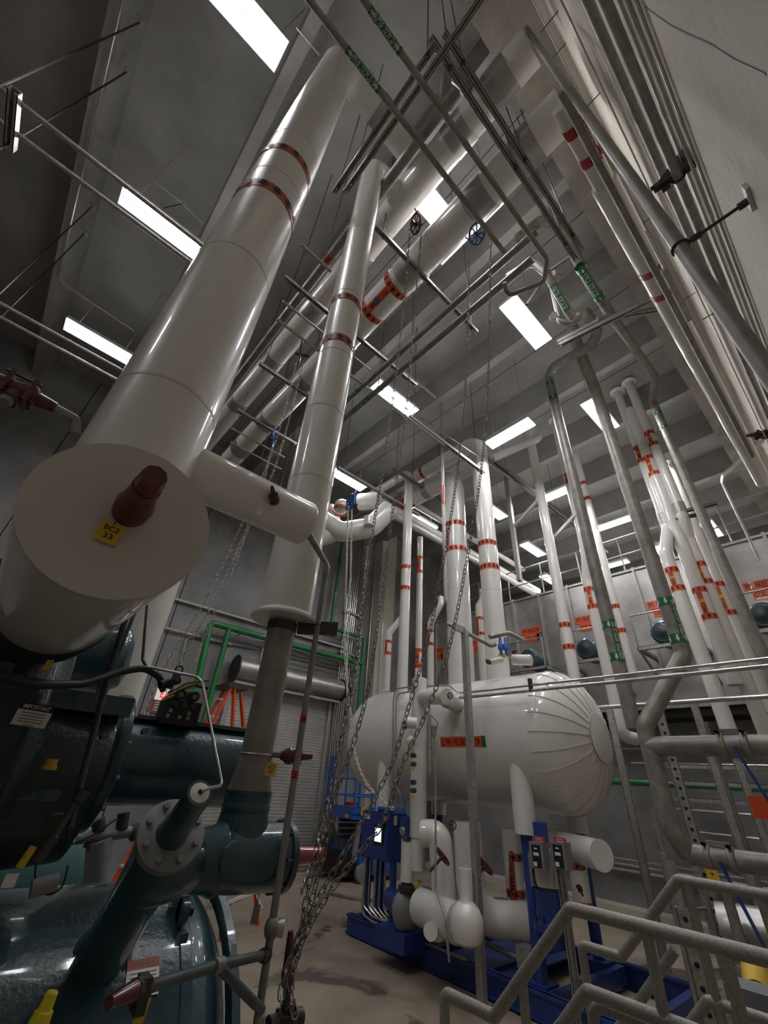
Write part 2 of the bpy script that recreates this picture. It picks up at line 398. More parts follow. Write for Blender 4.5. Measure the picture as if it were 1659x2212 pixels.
# ================================================================== FREEZER ENCLOSURE at the far right
FX = 11.8
fz = thing('freezer_enclosure', (FX+2, 4, 0), 'tall stainless panelled freezer enclosure raised behind the white tank and pipes', 'freezer')
build(MB().box((FX+.06, -.3, 3.9), (FX+6, 11.2, 7.4), DARK), 'core', fz)
build(MB().box((FX-.02, -.3, 3.72), (FX+6, 11.2, 3.9), DARK).box((FX-.1, -.3, 3.9), (FX, 11.2, 4.0), GALV), 'base_frame', fz)
ys = [-.3, .35, 1.3, 2.25, 3.2, 4.15, 5.1, 6.05, 7.0, 7.95, 8.8, 9.6, 10.4, 11.2]
for a, b in zip(ys[:-1], ys[1:]):
    mb = MB(); mb.box((FX, a+.015, 3.98), (FX+.05, b-.015, 7.38), STAIN); build(mb, 'panel', fz)
    build(MB().box((FX-.06, a-.03, 3.98), (FX+.01, a+.03, 7.45), GALV), 'panel_rib', fz)
build(MB().box((FX-.05, -.3, 7.36), (FX+6, 11.2, 7.42), GALV), 'roof_edge', fz)
mb = MB()
for y in np.arange(-.3, 11.2, 1.24): mb.tube([(FX+.1, y, 7.4), (FX+.1, y, 8.5)], .022, GALV, 8)
for z in (7.95, 8.5): mb.tube([(FX+.1, -.3, z), (FX+.1, 11.2, z)], .022, GALV, 8)
build(mb, 'roof_guard_rail', fz)
mb = MB()
for z in np.arange(4.2, 8.4, .28): mb.tube([(FX-.12, 7.35, z), (FX-.12, 7.75, z)], .014, GALV, 6)
for y in (7.35, 7.75): mb.tube([(FX-.12, y, 4.0), (FX-.12, y, 8.5)], .02, GALV, 8)
build(mb, 'wall_ladder', fz)
for (px, py), txt in zip(((1148, 1370), (1268, 1345), (1430, 1312), (1650, 1272), (945, 1412), (1035, 1395)), ('#3', '#4', '#6', '#8', '#1', '#2')):
    c = P(px, py, x=FX-.015); mb = MB(); u, v = V(0, -1, 0), V(0, 0, 1)
    big = 1.0
    plate(mb, c+v*.11, u, v, .66*big, .21, ORANGE, .006); plate(mb, c-v*.11, u, v, .46*big, .21, ORANGE, .006)
    plate(mb, c-v*.11+u*.2*big, u, v, .06, .2, LGREEN, .008)
    text_on(mb, 'FPS FREEZER', flat_map(c+v*.11, u, v, .006), .58, .13, INK); text_on(mb, 'COIL '+txt, flat_map(c-v*.11-u*.03, u, v, .006), .34, .13, INK)
    nm = {'#1': 'leftmost, half hidden by tank pipes', '#2': 'second from left behind big riser', '#3': 'above the motor left of long white riser', '#4': 'behind bent white pipe', '#6': 'partly behind grey steel pipe', '#8': 'largest, at right frame edge'}[txt]
    simple('freezer_coil_sign', 'orange FPS FREEZER COIL sign on stainless wall, '+nm, 'sign', mb, 'freezer coil signs')
# fan motors on their brackets
def motor(px, py, i, desc):
    c = P(px, py, x=11.05); t = thing('fan_motor', (c[0], c[1], c[2]-.55), desc, 'motor', 'fan motors along the freezer')
    r = .27
    mb = MB().lathe(c+V(-.25, 0, 0), (1, 0, 0), [(0, r*.8), (.06, r), (.6, r)], GREEN, 28)
    for k in range(14):
        a = 2*math.pi*k/14; e = V(0, math.cos(a), math.sin(a)); mb.beam(c+V(-.1, 0, 0)+e*r, c+V(.35, 0, 0)+e*r, .03, .012, GREEN, up=e)
    b_ = build(mb, 'motor_body', t, split=False)
    mb = MB().lathe(c+V(-.27, 0, 0), (1, 0, 0), [(0, r*.25), (.005, r*.28), (.02, r*.72), (.025, r*.8)], GREEND, 28); build(mb, 'fan_cover', b_)
    build(MB().cyl(c+V(.35, 0, 0), c+V(.75, 0, 0), .1, IRON), 'shaft_housing', t)
    mb = MB(); z = c[2]-.33
    for y in (-.55, .55): mb.channel(c+V(-.35, y, -.33), c+V(.75, y, -.33), .08, GALV); mb.tube([c+V(.7, y, -.33), c+V(-.35, y, -.33-.0), c+V(-.35, y, .45)], .02, GALV, 8)
    mb.channel(c+V(-.35, -.55, -.33), c+V(-.35, .55, -.33), .08, GALV); mb.tube([c+V(-.35, -.55, .45), c+V(-.35, .55, .45)], .02, GALV, 8)
    for y in (-.55, .55): mb.beam(c+V(-.3, y, -.36), c+V(.72, y, -1.0), .05, .05, GALV)
    build(mb, 'support_frame', t)
motor(1150, 1425, 0, 'green fan motor on freezer bracket nearest above the tank nozzles')
motor(1275, 1405, 1, 'green fan motor on bracket between two white pipes')
motor(1440, 1370, 2, 'green fan motor behind the grey steel pipe elbow')
motor(1655, 1335, 3, 'green fan motor cut by right frame edge')
# lower wall behind the tank, under the freezer
struct(MB().box((12.6, -.36, 0), (12.8, 11.2, 3.72), CONCW), 'wall_back_2')
struct(MB().box((12.15, -.36, 0), (12.6, 11.2, .14), CONCB), 'baseboard_right')
for z, r, d_ in ((.75, .035, 'lowest'), (.85, .03, 'middle'), (.95, .02, 'top')): simple('wall_pipe_run', 'low grey pipe along the dark concrete wall behind the tank, '+d_+' of three', 'pipe', MB().tube([(12.45, -.3, z), (12.45, 7.5, z)], r, GALV, 10), 'low wall pipes')
mb = MB(); mb.tube([(11.2, -.3, 2.42), (11.2, 6.5, 2.42)], .06, PGREEN, 12)
simple('green_wall_pipe', 'dark green horizontal pipe behind right end of white tank', 'pipe', mb)
for i, z in enumerate((1.35, 1.62, 2.0, 2.18, 2.85, 3.15)):
    mb = MB().tube([(12.3, -.3, z), (12.3, 3.2+.35*i, z)], .022, CONDUIT, 8)
    simple('wall_conduit', 'thin grey conduit on dark wall right of the tank, '+['lowest', 'second lowest', 'third from bottom', 'just under the green pipe', 'above the green pipe', 'topmost'][i]+' one', 'conduit', mb, 'conduits on the lower right wall')

# ================================================================== CEILING LIGHTS
def light(c, ax, desc, L=1.16, W=.33, hang=1):
    c = np.array(c, float); u = AX[ax]; v = AX['y' if ax == 'x' else 'x']
    t = thing('ceiling_light', c, desc, 'light', 'hanging strip lights')
    def bx(a, b, c0, d0, z0, z1, m, mb): return mb.box(c+u*a+v*c0+V(0, 0, z0), c+u*b+v*d0+V(0, 0, z1), m)
    mb = MB(); bx(-L/2, L/2, -W/2, W/2, .03, .1, FIXT, mb); bx(-L/2+.03, L/2-.03, -.06, .06, .1, .14, FIXT, mb); hs_ = build(mb, 'housing', t)
    mb = MB()
    for s_ in (-1, 1): bx(-L/2+.05, L/2-.05, s_*.075, s_*(W/2-.03), .1, .106, UPFILL, mb)
    build(mb, 'added_uplight', hs_, split=False)  # glowing strips added on top of the housing as ceiling fill
    mb = MB()
    for a, b, c0, d0 in ((-L/2, L/2, -W/2, -W/2+.035), (-L/2, L/2, W/2-.035, W/2), (-L/2, -L/2+.05, -W/2+.035, W/2-.035), (L/2-.05, L/2, -W/2+.035, W/2-.035), (-L/2+.05, L/2-.05, -.03, .03)):
        bx(a, b, c0, d0, 0, .03, LENSR, mb)
    rim_ = build(mb, 'lens_rim', t, split=False)
    for s in (-1, 1):
        mb = MB(); bx(-L/2+.05, L/2-.05, s*.03, s*(W/2-.035), .004, .028, LENS, mb); build(mb, 'lens', rim_)
    if hang:
        mb = MB()
        for s in (-.42, .42): mb.tube([c+u*s+V(0, 0, .1), c+u*s+V(0, 0, ZC-c[2])], .006, GALV, 5)
        build(mb, 'hanger', t)
LZ = 9.0
for (x, y, ax, d) in ((-1.05, 1.87, 'x', 'cut by top frame edge, left of the thick white riser'), (-.93, 4.66, 'x', 'behind paired rails at upper left'), (-1.17, 7.74, 'x', 'low on left edge beside thick riser'),
        (1.95, 1.66, 'x', 'half hidden by two white headers'), (4.4, 1.7, 'x', 'bright whole fixture below the looped steel pipes'), (3.95, 4.6, 'x', 'in the centre behind the hanging chains'),
        (7.4, 1.75, 'x', 'crossed by a grey steel pipe at right'), (9.95, 1.47, 'x', 'behind white risers at far right'), (5.0, 7.6, 'x', 'behind the middle riser, over the wye fitting'),
        (8.0, 7.6, 'x', 'behind slim riser left of tank risers'), (6.53, 3.45, 'y', 'running beside the tall tank riser'), (9.4, 3.8, 'y', 'behind tall slim risers'), (11.9, 3.45, 'y', 'small, above the freezer roof'),
        (11.8, 6.0, 'x', 'small, above freezer left part'), (14.4, 6.8, 'x', 'tiny, over the freezer roof'), (14.1, 1.45, 'x', 'small pair over freezer at right'), (14.6, 2.95, 'x', 'tiny, behind white risers'),
        (8.9, 5.6, 'x', 'seen between the two tank risers'), (14.6, 4.6, 'y', 'tiny, far over the freezer')):
    light((x, y, LZ), ax, 'white strip light '+d)
for x in (2.1,):
    light((2.42, 1.5, LZ), 'y', 'white strip light mostly hidden by the marked header, by the blue chain wheel')
light((-5.4, 1.9, LZ), 'x', 'white strip light outside the left edge of view')  # extra fixture out of view, added to balance the lighting
light((17.5, 6, LZ), 'x', 'white strip light at the far end of the hall'); light((17.5, 2, LZ), 'x', 'white strip light at the far right end')

# ================================================================== THICK RISER in the left foreground
LXY = (.065, 1.32); RL = .168
zc = 2.52
t = thing('thick_insulated_riser', (LXY[0], LXY[1], 2.3), 'thickest white jacketed riser in left foreground, ending in a flat round cap', 'pipe')
mb = MB(); mb.tube([(LXY[0], LXY[1], zc), (LXY[0], LXY[1], 8.46), (1.3, LXY[1], 8.46)], RL, WHITE, 40, .3); build(mb, 'jacket', t)
mb = MB().lathe((LXY[0], .9, zc), (0, 1, 0), [(0, RL-.006), (.004, RL), (.72, RL)], WHITE, 48); build(mb, 'valve_jacket', t)
mb = MB().lathe((LXY[0], .897, zc), (0, 1, 0), [(0, RL+.002), (.02, RL+.002)], WHITE2, 48); build(mb, 'end_cap', t)
seams(t, [((LXY[0], LXY[1], z), (0, 0, 1)) for z in (3.15, 4.05, 4.95, 5.6, 6.9)], RL)
for py in (415, 335):
    c = go((LXY[0], LXY[1]-.17, 3), 'z', py=py); c[1] = LXY[1]; band(t, c, (0, 0, -1), RL, .085, ORANGED, n=14)
ring(t, (.62, LXY[1], 8.46), (1, 0, 0), RL*.98, .12, STAIN)
# branch stub with relief connection
s0, s1 = V(.2, 1.32, 2.97), V(.69, 1.32, 2.97)
mb = MB().lathe(s0, s1-s0, [(0, .092), (.485, .092), (.495, .086)], WHITE, 32); build(mb, 'branch_jacket', t)
# capped valve stem on the round end cap
t = thing('capped_valve_stem', (.06, .9, 2.5), 'dark red octagonal seal cap on the flat white end of the thick riser', 'valve')
mb = MB(); c = V(.07, .9, 2.535)
mb.lathe(c, (-.02, -1, .02), [(0, .034), (.04, .036), (.05, .031), (.12, .026), (.125, .026)], REDV, 32); build(mb, 'seal_cap', t)
mb = MB(); mb.lathe(c+V(-.0025, -.125, .0025), (-.02, -1, .02), [(0, .0255), (.045, .022)], REDV, 8, smooth=False); build(mb, 'cap_nut', t)
def vtag(c, u, v, txt, desc, W=.042, H=.045, nm='valve_tag'):
    mb = MB(); plate(mb, c, u, v, W, H, YEL, .0012)
    L = txt.split('|')
    for i, s in enumerate(L): text_on(mb, s, flat_map(np.array(c)+nrm(v)*(H*(.17-.36*i)), u, v, .0006), W*(.62 if len(s) > 2 else .4), H*.26, INK)
    mb.tube([np.array(c)+nrm(v)*H*.38, np.array(c)+nrm(v)*H*.62], .0012, IRON, 5)
    return simple(nm, desc, 'tag', mb, 'yellow valve tags')
vtag(V(.052, .888, 2.475), V(1, 0, -.08), V(.05, -.0, 1), 'BC3|33', 'yellow tag reading BC3 33 hanging under the red seal cap')
def service_valve(o, d, s, desc, m=REDV, cat='valve', stemd=None):
    """small angle valve: hex body, bonnet flange with bolts, stem cap; d = outlet direction"""
    o = np.array(o, float); d = nrm(d); e = nrm(stemd) if stemd is not None else nrm(np.cross(d, V(0, 0, 1)))
    t = thing('service_valve', o, desc, cat, 'red service valves')
    mb = MB(); mb.lathe(o, d, [(0, s*.5), (s*.5, s*.55), (s*.6, s*.85), (s*1.7, s*.85), (s*1.8, s*.55), (s*2.2, s*.5)], m, 12); mb.ball(o+d*s*1.1, s*.95, m); build(mb, 'body', t)
    mb = MB(); c = o+d*s*1.1; mb.lathe(c, e, [(0, s*.8), (s*.9, s*.8), (s*.95, s*1.1), (s*1.25, s*1.1), (s*1.3, s*.7), (s*1.5, s*.65)], m, 8, smooth=False); mb.bolts(c+e*s*1.2, e, s*.85, 4, s*.16, s*.3, m); build(mb, 'bonnet', t)
    mb = MB(); mb.lathe(c+e*s*1.4, e, [(0, s*.5), (s*.9, s*.42), (s*1.5, s*.3), (s*1.55, s*.15)], m, 16); build(mb, 'stem_cap', t)
    return t
# drain valve at the left frame edge
mb = MB(); a = P(163, 905, y=1.32); b = go(a, 'x', px=110)
a = V(a[0], 1.32, a[2]); mb.tube([a+V(.02, 0, -.05), a+V(-.0, 0, 0), V(b[0], 1.32, a[2]+.005)], .0135, STEEL, 12, .01)
simple('steel_nipple', 'short bent steel nipple on left side of the thick riser', 'pipe', mb)
t = thing('flanged_drain_valve', (b[0]-.05, 1.32, a[2]-.03), 'dark red flanged valve at left edge on a steel nipple', 'valve')
zz = a[2]+.005; mb = MB(); mb.lathe((b[0]+.01, 1.32, zz), (-1, 0, 0), [(0, .016), (.02, .019), (.045, .022), (.05, .03), (.075, .03), (.1, .024), (.16, .024), (.2, .02), (.28, .018)], REDV, 16); build(mb, 'body', t)
mb = MB().lathe((b[0]-.085, 1.32, zz-.02), (0, -.2, -1), [(0, .026), (.025, .026), (.03, .022), (.034, .022)], REDV, 20); mb.lathe((b[0]-.085, 1.30, zz-.055), (0, -.2, -1), [(0, .017), (.016, .016)], GREYP, 16); build(mb, 'seat_plug', t)
mb = MB(); 
for dx in (-.11, -.055): mb.box((b[0]+dx-.006, 1.29, zz-.035), (b[0]+dx+.006, 1.35, zz+.042), REDV)
for dz in (-.028, .034):
    for y in (1.298, 1.342): mb.cyl((b[0]-.125, y, zz+dz), (b[0]-.04, y, zz+dz), .004, IRON, 8)
build(mb, 'flange', t)
# valve and relief line on the branch stub
t = service_valve(P(588, 1088, y=1.235), V(-.1, -1, .15), .019, 'small dark red valve on the short white branch stub', stemd=V(-.55, -.2, .9))
c = P(560, 1105, y=1.2); mb = MB(); plate(mb, c+V(.0, 0, -.0), V(1, 0, 0), V(.1, 0, 1), .022, .026, PAPER, .001); simple('blank_paper_tag', 'small blank white tag dangling below the branch stub valve', 'tag', mb)
RX = (.98, 1.57)
top = at(705, 1232, 1.85); st = V(.69, 1.30, 2.93)
mb = MB(); low = V(RX[0], RX[1], 1.28)
t = thing('relief_line', (RX[0], RX[1], 1.28), 'thin brown steel relief pipe dropping in front of the middle riser', 'pipe')
mb.tube([st, st+V(.03, .01, -.01), V(RX[0], RX[1], top[2]+.03), V(RX[0], RX[1], top[2]), low], .0125, STEEL, 14, .01); build(mb, 'tube', t)
mb = MB(); mb.cyl(st+(V(RX[0], RX[1], top[2]+.03)-st)*.12, st+(V(RX[0], RX[1], top[2]+.03)-st)*.8, .0135, REDV, 14); build(mb, 'painted_sleeve', t)
mb = MB(); mb.lathe((RX[0], RX[1], top[2]-.03), (0, 0, 1), [(0, .017), (.02, .019), (.045, .019), (.055, .015)], STEEL, 8, smooth=False); build(mb, 'union', t)
for py in (1555, 1675):
    c = go(V(RX[0], RX[1], 2), 'z', py=py); mb = MB(); mb.lathe(c-V(0, 0, .012), (0, 0, 1), [(0, .0135), (.028, .0135)], REDB, 16)
    mp = cmap(c, (0, 0, 1), .0135, 0.2, .001); mb.add([mp(.009, 0), mp(0, .006), mp(0, -.006), mp(0, .002), mp(-.009, .002), mp(-.009, -.002), mp(0, -.002)], [(0, 1, 2), (3, 4, 5, 6)], INK); build(mb, 'marker_band', t)
c = go(V(RX[0], RX[1], 2), 'z', py=2005)
mb = MB().ball(c, .024, STEEL, 16, (1, 1, 1.25)); mb.lathe(c+V(.012, 0, 0), (1, -.4, 0), [(0, .02), (.02, .024), (.025, .024)], STAIN, 20); build(mb, 'check_body', t)

# ================================================================== MIDDLE RISER
CX, CY = .87, 1.69; RC = .122
t = thing('middle_insulated_riser', (CX, CY, 1.98), 'white riser with two arrow bands rising from the green valve', 'pipe')
zf = go(V(CX, CY-.1, 2.8), 'z', py=1330)[2]
mb = MB(); mb.tube([(CX, CY, zf+.02), (CX, CY, 8.28), (1.38, CY, 8.28)], RC, WHITE, 36, .22); build(mb, 'jacket', t)
mb = MB(); mb.lathe((CX, CY, zf), (0, 0, 1), [(-.004, .12), (-.003, .144), (0, .146), (.008, .146), (.012, .14), (.028, RC+.003)], WHITE, 40); build(mb, 'end_collar', t)
seams(t, [((CX, CY, z), (0, 0, 1)) for z in (3.45, 4.0, 4.55, 5.3, 6.4, 7.4)], RC)
for py in (738, 650):
    c = go(V(CX-.05, CY-.1, 4), 'z', py=py-8); c[0], c[1] = CX, CY; band(t, c, (0, 0, 1), RC, .075, ORANGED, n=11)
zn = go(V(CX, CY-.06, 2), 'z', py=1735)[2]
mb = MB(); mb.lathe((CX, CY, zn-.02), (0, 0, 1), [(0, .083), (.05, .08), (.14, .0625), (.2, .06), (zf-zn+.03, .06)], STEEL, 32); mb.torus((CX, CY, zn+.15), (0, 0, 1), .061, .003, STAIN, 28, 6); build(mb, 'steel_section', t)
mb = MB(); mb.lathe((CX, CY, zf-.05), (0, 0, 1), [(0, .061), (0, .066), (.035, .066), (.035, .061)], IRON, 32, cap=False)
mb.beam((CX+.05, CY-.05, zf-.03), (1.08, 1.56, zf-.01), .006, .06, IRON); mb.beam((1.08, 1.56, zf-.01), (1.10, 1.62, zf-.0), .006, .06, IRON)
mb.torus((RX[0], RX[1], zf-.015), (0, 0, 1), .015, .0022, IRON, 14, 5); build(mb, 'clamp_bracket', t)
o = go(V(CX+.045, CY-.05, 2.2), 'z', py=1630)
mb = MB().cyl(V(CX+.04, CY-.04, o[2]+.0), V(CX+.085, CY-.075, o[2]), .011, GREYP, 14); build(mb, 'valve_nipple', t)
service_valve(V(CX+.07, CY-.06, o[2]), V(.75, -.5, 0), .031, 'rusty red service valve low on the middle riser', stemd=V(.9, -.3, .05))
vtag(P(585, 1662, y=1.56), V(1, -.35, 0), V(0.05, 0, 1), 'BC3|29', 'yellow tag reading BC3 29 hanging below the rusty red valve', .038, .04)

# ================================================================== ANGLE STOP VALVE (green) in front
VY = 1.67
t = thing('angle_stop_valve', (.85, VY, 1.7), 'large green angle stop valve with bolted round bonnet below middle riser', 'valve')
zb = 1.855; rb = .098
mb = MB(); mb.lathe((.66, VY, zb), (1, 0, 0), [(0, .075), (.03, .08), (.1, .088), (.12, .098), (.13, .098), (.14, .09), (.2, .095), (.36, .098), (.365, .108), (.385, .108), (.388, .09), (.39, .06)], GREEN, 40); build(mb, 'body', t)
mb = MB(); mb.lathe((CX, CY, zb+.04), (0, 0, 1), [(0, .098), (.05, .09), (.085, .083), (.09, .086), (.105, .086), (.11, .083), (.13, .082), (.135, .085), (.15, .084), (zn-zb-.04, .083)], GREEN, 36); build(mb, 'neck', t)
mb = MB(); c = P(508, 1860, y=VY-.098); mb.lathe(c+V(0, .03, 0), (-.15, -1, .1), [(0, .05), (.045, .047), (.05, .04)], GREEN, 28); build(mb, 'side_boss', t)
mb = MB(); mb.bolts((1.02, VY, zb), (-1, 0, 0), .1, 8, .007, .02, GREEN); build(mb, 'cover_bolts', t)
fc = P(372, 1800, y=1.50); ft = P(432, 1712, y=1.34); lo = P(215, 2075, y=1.98)
ax_ = nrm(nrm(fc-lo)*.55+nrm(V(-.05, -1, .5))*.55)
nb = nrm(nrm(ft-fc))
mb = MB(); L = float(np.linalg.norm(fc-lo)); mb.lathe(lo, fc-lo, [(-.05, .078), (0, .074), (L*.5, .072), (L*.8, .078), (L-.02, .084)], GREEN, 36); mb.torus(lo+(fc-lo)*.02, fc-lo, .08, .012, GREEN, 30, 8); build(mb, 'inlet_leg', t)
mb = MB(); mb.tube([lo+(fc-lo)*.72, V(.6, 1.6, zb-.01), V(.70, VY, zb)], .08, GREEN, 28, .06); build(mb, 'cross_body', t)
mb = MB(); mb.lathe(fc-nb*.03, nb, [(0, .088), (.012, .092), (.03, .092), (.033, .088)], GREYP, 40); bf_ = build(mb, 'bonnet_flange', t)
for k in range(8):
    u, v, d = frame(nb); a = 2*math.pi*(k+.5)/8; p = fc+(u*math.cos(a)+v*math.sin(a))*.073
    mb = MB(); mb.lathe(p, nb, [(0, .0085), (.014, .0085)], GREYP, 12); mb.lathe(p+nb*.001, nb, [(0, .011), (.003, .011)], GREYP, 12); build(mb, 'bonnet_bolt', bf_, split=False)
Lb = float(np.linalg.norm(ft-fc)); mb = MB(); mb.lathe(fc, nb, [(0, .046), (.02, .042), (Lb*.7, .036), (Lb-.012, .038), (Lb, .034)], GREEN, 28); build(mb, 'bonnet', t)
mb = MB(); mb.lathe(ft, nb, [(-.002, .031), (.002, .022), (.003, .01)], PAPER, 24); mb.ball(ft+nb*.004, .007, IRON, 10); build(mb, 'bonnet_end', t)
# sensing tube from the bonnet up and back to the hose block
q = [ft+nb*.006, P(455, 1702, y=1.33), P(477, 1698, y=1.32), P(478, 1688, y=1.33), P(437, 1474, y=1.5), P(425, 1462, y=1.52), P(318, 1440, y=1.62)]
simple('sensing_tube', 'thin bright steel tube looping above the green valve bonnet', 'tube', MB().tube(q, .0045, CONDUIT, 10, .012))
mb = MB(); c = P(552, 1975, y=1.6); plate(mb, c, V(1, -.3, 0), V(.1, 0, 1), .022, .045, GREYP, .001); mb.tube([c+V(0, 0, .02), c+V(0, 0, .05)], .0015, IRON, 5)
simple('blank_metal_tag', 'blank grey metal tag hanging under the green valve body', 'tag', mb)
# red capped spindle on its far side and further red pipe
mb = MB(); mb.lathe((1.045, VY+.01, zb-.005), (1, .02, 0), [(0, .022), (.02, .022), (.021, .035), (.05, .037), (.055, .031), (.17, .024), (.19, .022)], mat('crimson_paint', '8d1f3a', .25, coat=.8), 24)
simple('red_seal_cap', 'glossy crimson tapered cap pointing right from the green valve cover', 'valve', mb)

# ================================================================== SCREW COMPRESSOR in the left foreground (dark green)
t = thing('screw_compressor', (.2, 2.1, 1.75), 'dark green screw compressor body under the capped thick riser', 'compressor')
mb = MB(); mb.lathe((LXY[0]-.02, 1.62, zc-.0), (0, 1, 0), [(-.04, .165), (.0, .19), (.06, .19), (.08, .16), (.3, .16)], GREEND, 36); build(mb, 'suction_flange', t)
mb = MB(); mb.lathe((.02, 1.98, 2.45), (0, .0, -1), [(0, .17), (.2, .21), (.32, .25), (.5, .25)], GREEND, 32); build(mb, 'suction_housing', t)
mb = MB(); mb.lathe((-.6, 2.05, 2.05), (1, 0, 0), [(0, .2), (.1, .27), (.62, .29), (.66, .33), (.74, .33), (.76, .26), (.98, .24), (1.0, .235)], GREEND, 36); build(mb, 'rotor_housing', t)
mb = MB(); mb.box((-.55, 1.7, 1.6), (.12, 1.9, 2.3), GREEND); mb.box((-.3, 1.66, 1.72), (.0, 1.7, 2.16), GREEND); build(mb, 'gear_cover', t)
mb = MB(); mb.box((.13, 1.84, 2.24), (.42, 2.12, 2.30), GREEN); mb.box((.13, 1.8, 1.99), (.3, 1.86, 2.02), GREEN); build(mb, 'top_plate', t)
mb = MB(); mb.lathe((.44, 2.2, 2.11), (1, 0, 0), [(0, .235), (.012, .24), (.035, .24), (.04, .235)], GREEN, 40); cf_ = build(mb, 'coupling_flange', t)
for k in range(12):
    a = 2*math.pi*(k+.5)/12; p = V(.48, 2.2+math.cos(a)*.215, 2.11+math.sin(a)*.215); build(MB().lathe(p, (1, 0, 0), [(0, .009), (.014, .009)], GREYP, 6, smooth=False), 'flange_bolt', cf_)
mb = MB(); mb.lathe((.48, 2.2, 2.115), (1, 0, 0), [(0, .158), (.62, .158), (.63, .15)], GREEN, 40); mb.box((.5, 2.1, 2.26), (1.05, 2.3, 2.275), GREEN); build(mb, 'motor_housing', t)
for (px, py, y) in ((228, 1512, 1.72), (205, 1560, 1.72), (222, 1590, 1.72), (310, 1580, 1.9)):
    c = P(px, py, y=y); build(MB().lathe(c, (.2, -1, 0), [(0, .012), (.016, .012)], GREEN, 6, smooth=False), 'plug', t)
mb = MB(); a, b = P(260, 1330, y=1.6), P(165, 1830, y=1.5); mb.tube([P(272, 1335, y=1.62), P(228, 1480, y=1.6), P(150, 1790, y=1.5)], .009, GREEND, 12, .03); mb.box((.0, 1.48, 1.72), (.03, 1.6, 2.3), GREEND); build(mb, 'oil_line', t)
mb = MB(); mb.tube([P(-20, 1450, y=1.4), P(70, 1480, y=1.42), P(180, 1478, y=1.5), P(255, 1452, y=1.56), P(312, 1442, y=1.6), P(345, 1462, y=1.66), P(352, 1490, y=1.72)], .011, BLACK, 14, .12)
simple('black_hose', 'thick black rubber hose sweeping across the compressor', 'hose', mb)
mb = MB(); mb.tube([P(318, 1300, y=1.75), P(308, 1425, y=1.65), P(316, 1440, y=1.62)], .005, GREEND, 8, .02); simple('upright_oil_tube', 'thin dark tube bent at its foot, rising behind the thick riser', 'tube', mb)
simple('upright_oil_tube', 'thin dark straight tube leaning beside the bent one', 'tube', MB().tube([P(292, 1320, y=1.7), P(232, 1475, y=1.6)], .006, GREEND, 8))
c = P(72, 1545, y=1.652); mb = MB(); u, v = V(1, 0, -.04), V(.04, -.12, 1); plate(mb, c, u, v, .083, .058, PAPER, .0012); plate(mb, c+nrm(v)*.02-V(0, .0006, 0), u, v, .083, .018, INK, .0012)
text_on(mb, 'IMPORTANT', flat_map(c+nrm(v)*.02-V(0, .0014, 0), u, v), .066, .011, PAPER)
for i in range(5): plate(mb, c+nrm(v)*(.004-.0075*i)-V(0, .0008, 0), u, v, .06 if i < 4 else .025, .0025, PRINT, .0004)
simple('important_notice_label', 'white IMPORTANT label with black header on the compressor', 'label', mb)
vtag(P(103, 1437, y=1.55), V(1, 0, .1), V(.15, 0, 1), '|', 'worn brass tag hanging high on the dark compressor', .016, .03)
c = P(110, 1650, y=1.62); mb = MB(); mb.lathe(c, (0, 0, 1), [(-.014, .018), (-.004, .018), (-.003, .014), (.012, .014)], YEL, 8, smooth=False); simple('brass_plug', 'dull brass hex plug on the compressor gear cover', 'plug', mb)
# control block with solenoid valves
c = P(385, 1540, y=2.1); t = thing('solenoid_block', c, 'black solenoid valve block with round ports on the compressor', 'valve')
mb = MB(); mb.box(c+V(-.075, -.05, -.05), c+V(.075, .05, .045), BLACK); bk_ = build(mb, 'block', t)
for i in range(2): build(MB().cyl(c+V(-.03+.06*i, -.06, .065), c+V(-.03+.06*i, .06, .08), .022, BLACK, 18).cyl(c+V(-.03+.06*i, -.065, .064), c+V(-.03+.06*i, -.06, .065), .01, GREYP, 14), 'solenoid_coil', t)
for i in range(3): build(MB().lathe(c+V(-.04+.04*i, -.05, .028), (0, -1, 0), [(0, .013), (.006, .013)], IRON, 6, smooth=False), 'port_plug', bk_)
mb = MB()
for x, z in ((-.05, -.0), (-.055, -.02), (-.005, -.02), (.03, .0), (.03, -.02)): mb.torus(c+V(x, -.0515, z), (0, 1, 0), .0055, .0018, PAPER, 12, 5)
build(mb, 'port_ring', bk_)
mb = MB()
for i in range(4): mb.tube([c+V(-.1+.01*i, -.02, .03+.01*i), c+V(-.02, -.04, .08+.012*i), c+V(.04+.015*i, -.02, .125+.008*i)], .004, BLACK if i % 2 else YEL, 7, .05)
mb.tube([c+V(.03, 0, .12), c+V(.1, 0, .12)], .008, BLACK, 10); build(mb, 'wiring', t)
c = P(378, 1465, y=1.62); mb = MB(); mb.tube([c+V(-.04, 0, -.03), c+V(.02, .02, .0)], .014, BLACK, 12); mb.cyl(c+V(0, 0, -.01), c+V(.004, 0, .02), .013, IRON, 12); mb.torus(c+V(.005, 0, .03), (0, 1, 0), .012, .003, BLACK, 12, 6); mb.box(c+V(-.02, -.01, -.035), c+V(.0, .01, -.01), BLACK)
simple('tube_fitting', 'black fitting and clamp joining the thin tubes above the solenoid block', 'fitting', mb)
for L, r_, d_ in (([(95, 1782, 1.55), (115, 1760, 1.56), (140, 1760, 1.58), (150, 1800, 1.58), (145, 1830, 1.58)], .0035, 'arched, highest'), ([(80, 1830, 1.5), (75, 1900, 1.5), (100, 1938, 1.5), (135, 1920, 1.5), (147, 1870, 1.5)], .0022, 'looped, lowest'), ([(250, 1770, 1.6), (200, 1805, 1.6), (140, 1830, 1.6)], .002, 'taut, slanting to the manifold')):
    simple('instrument_cable', 'thin dark instrument cable under the compressor, '+d_, 'cable', MB().tube([P(a, b, y=c_) for a, b, c_ in L], r_, BLACK, 8, .03))
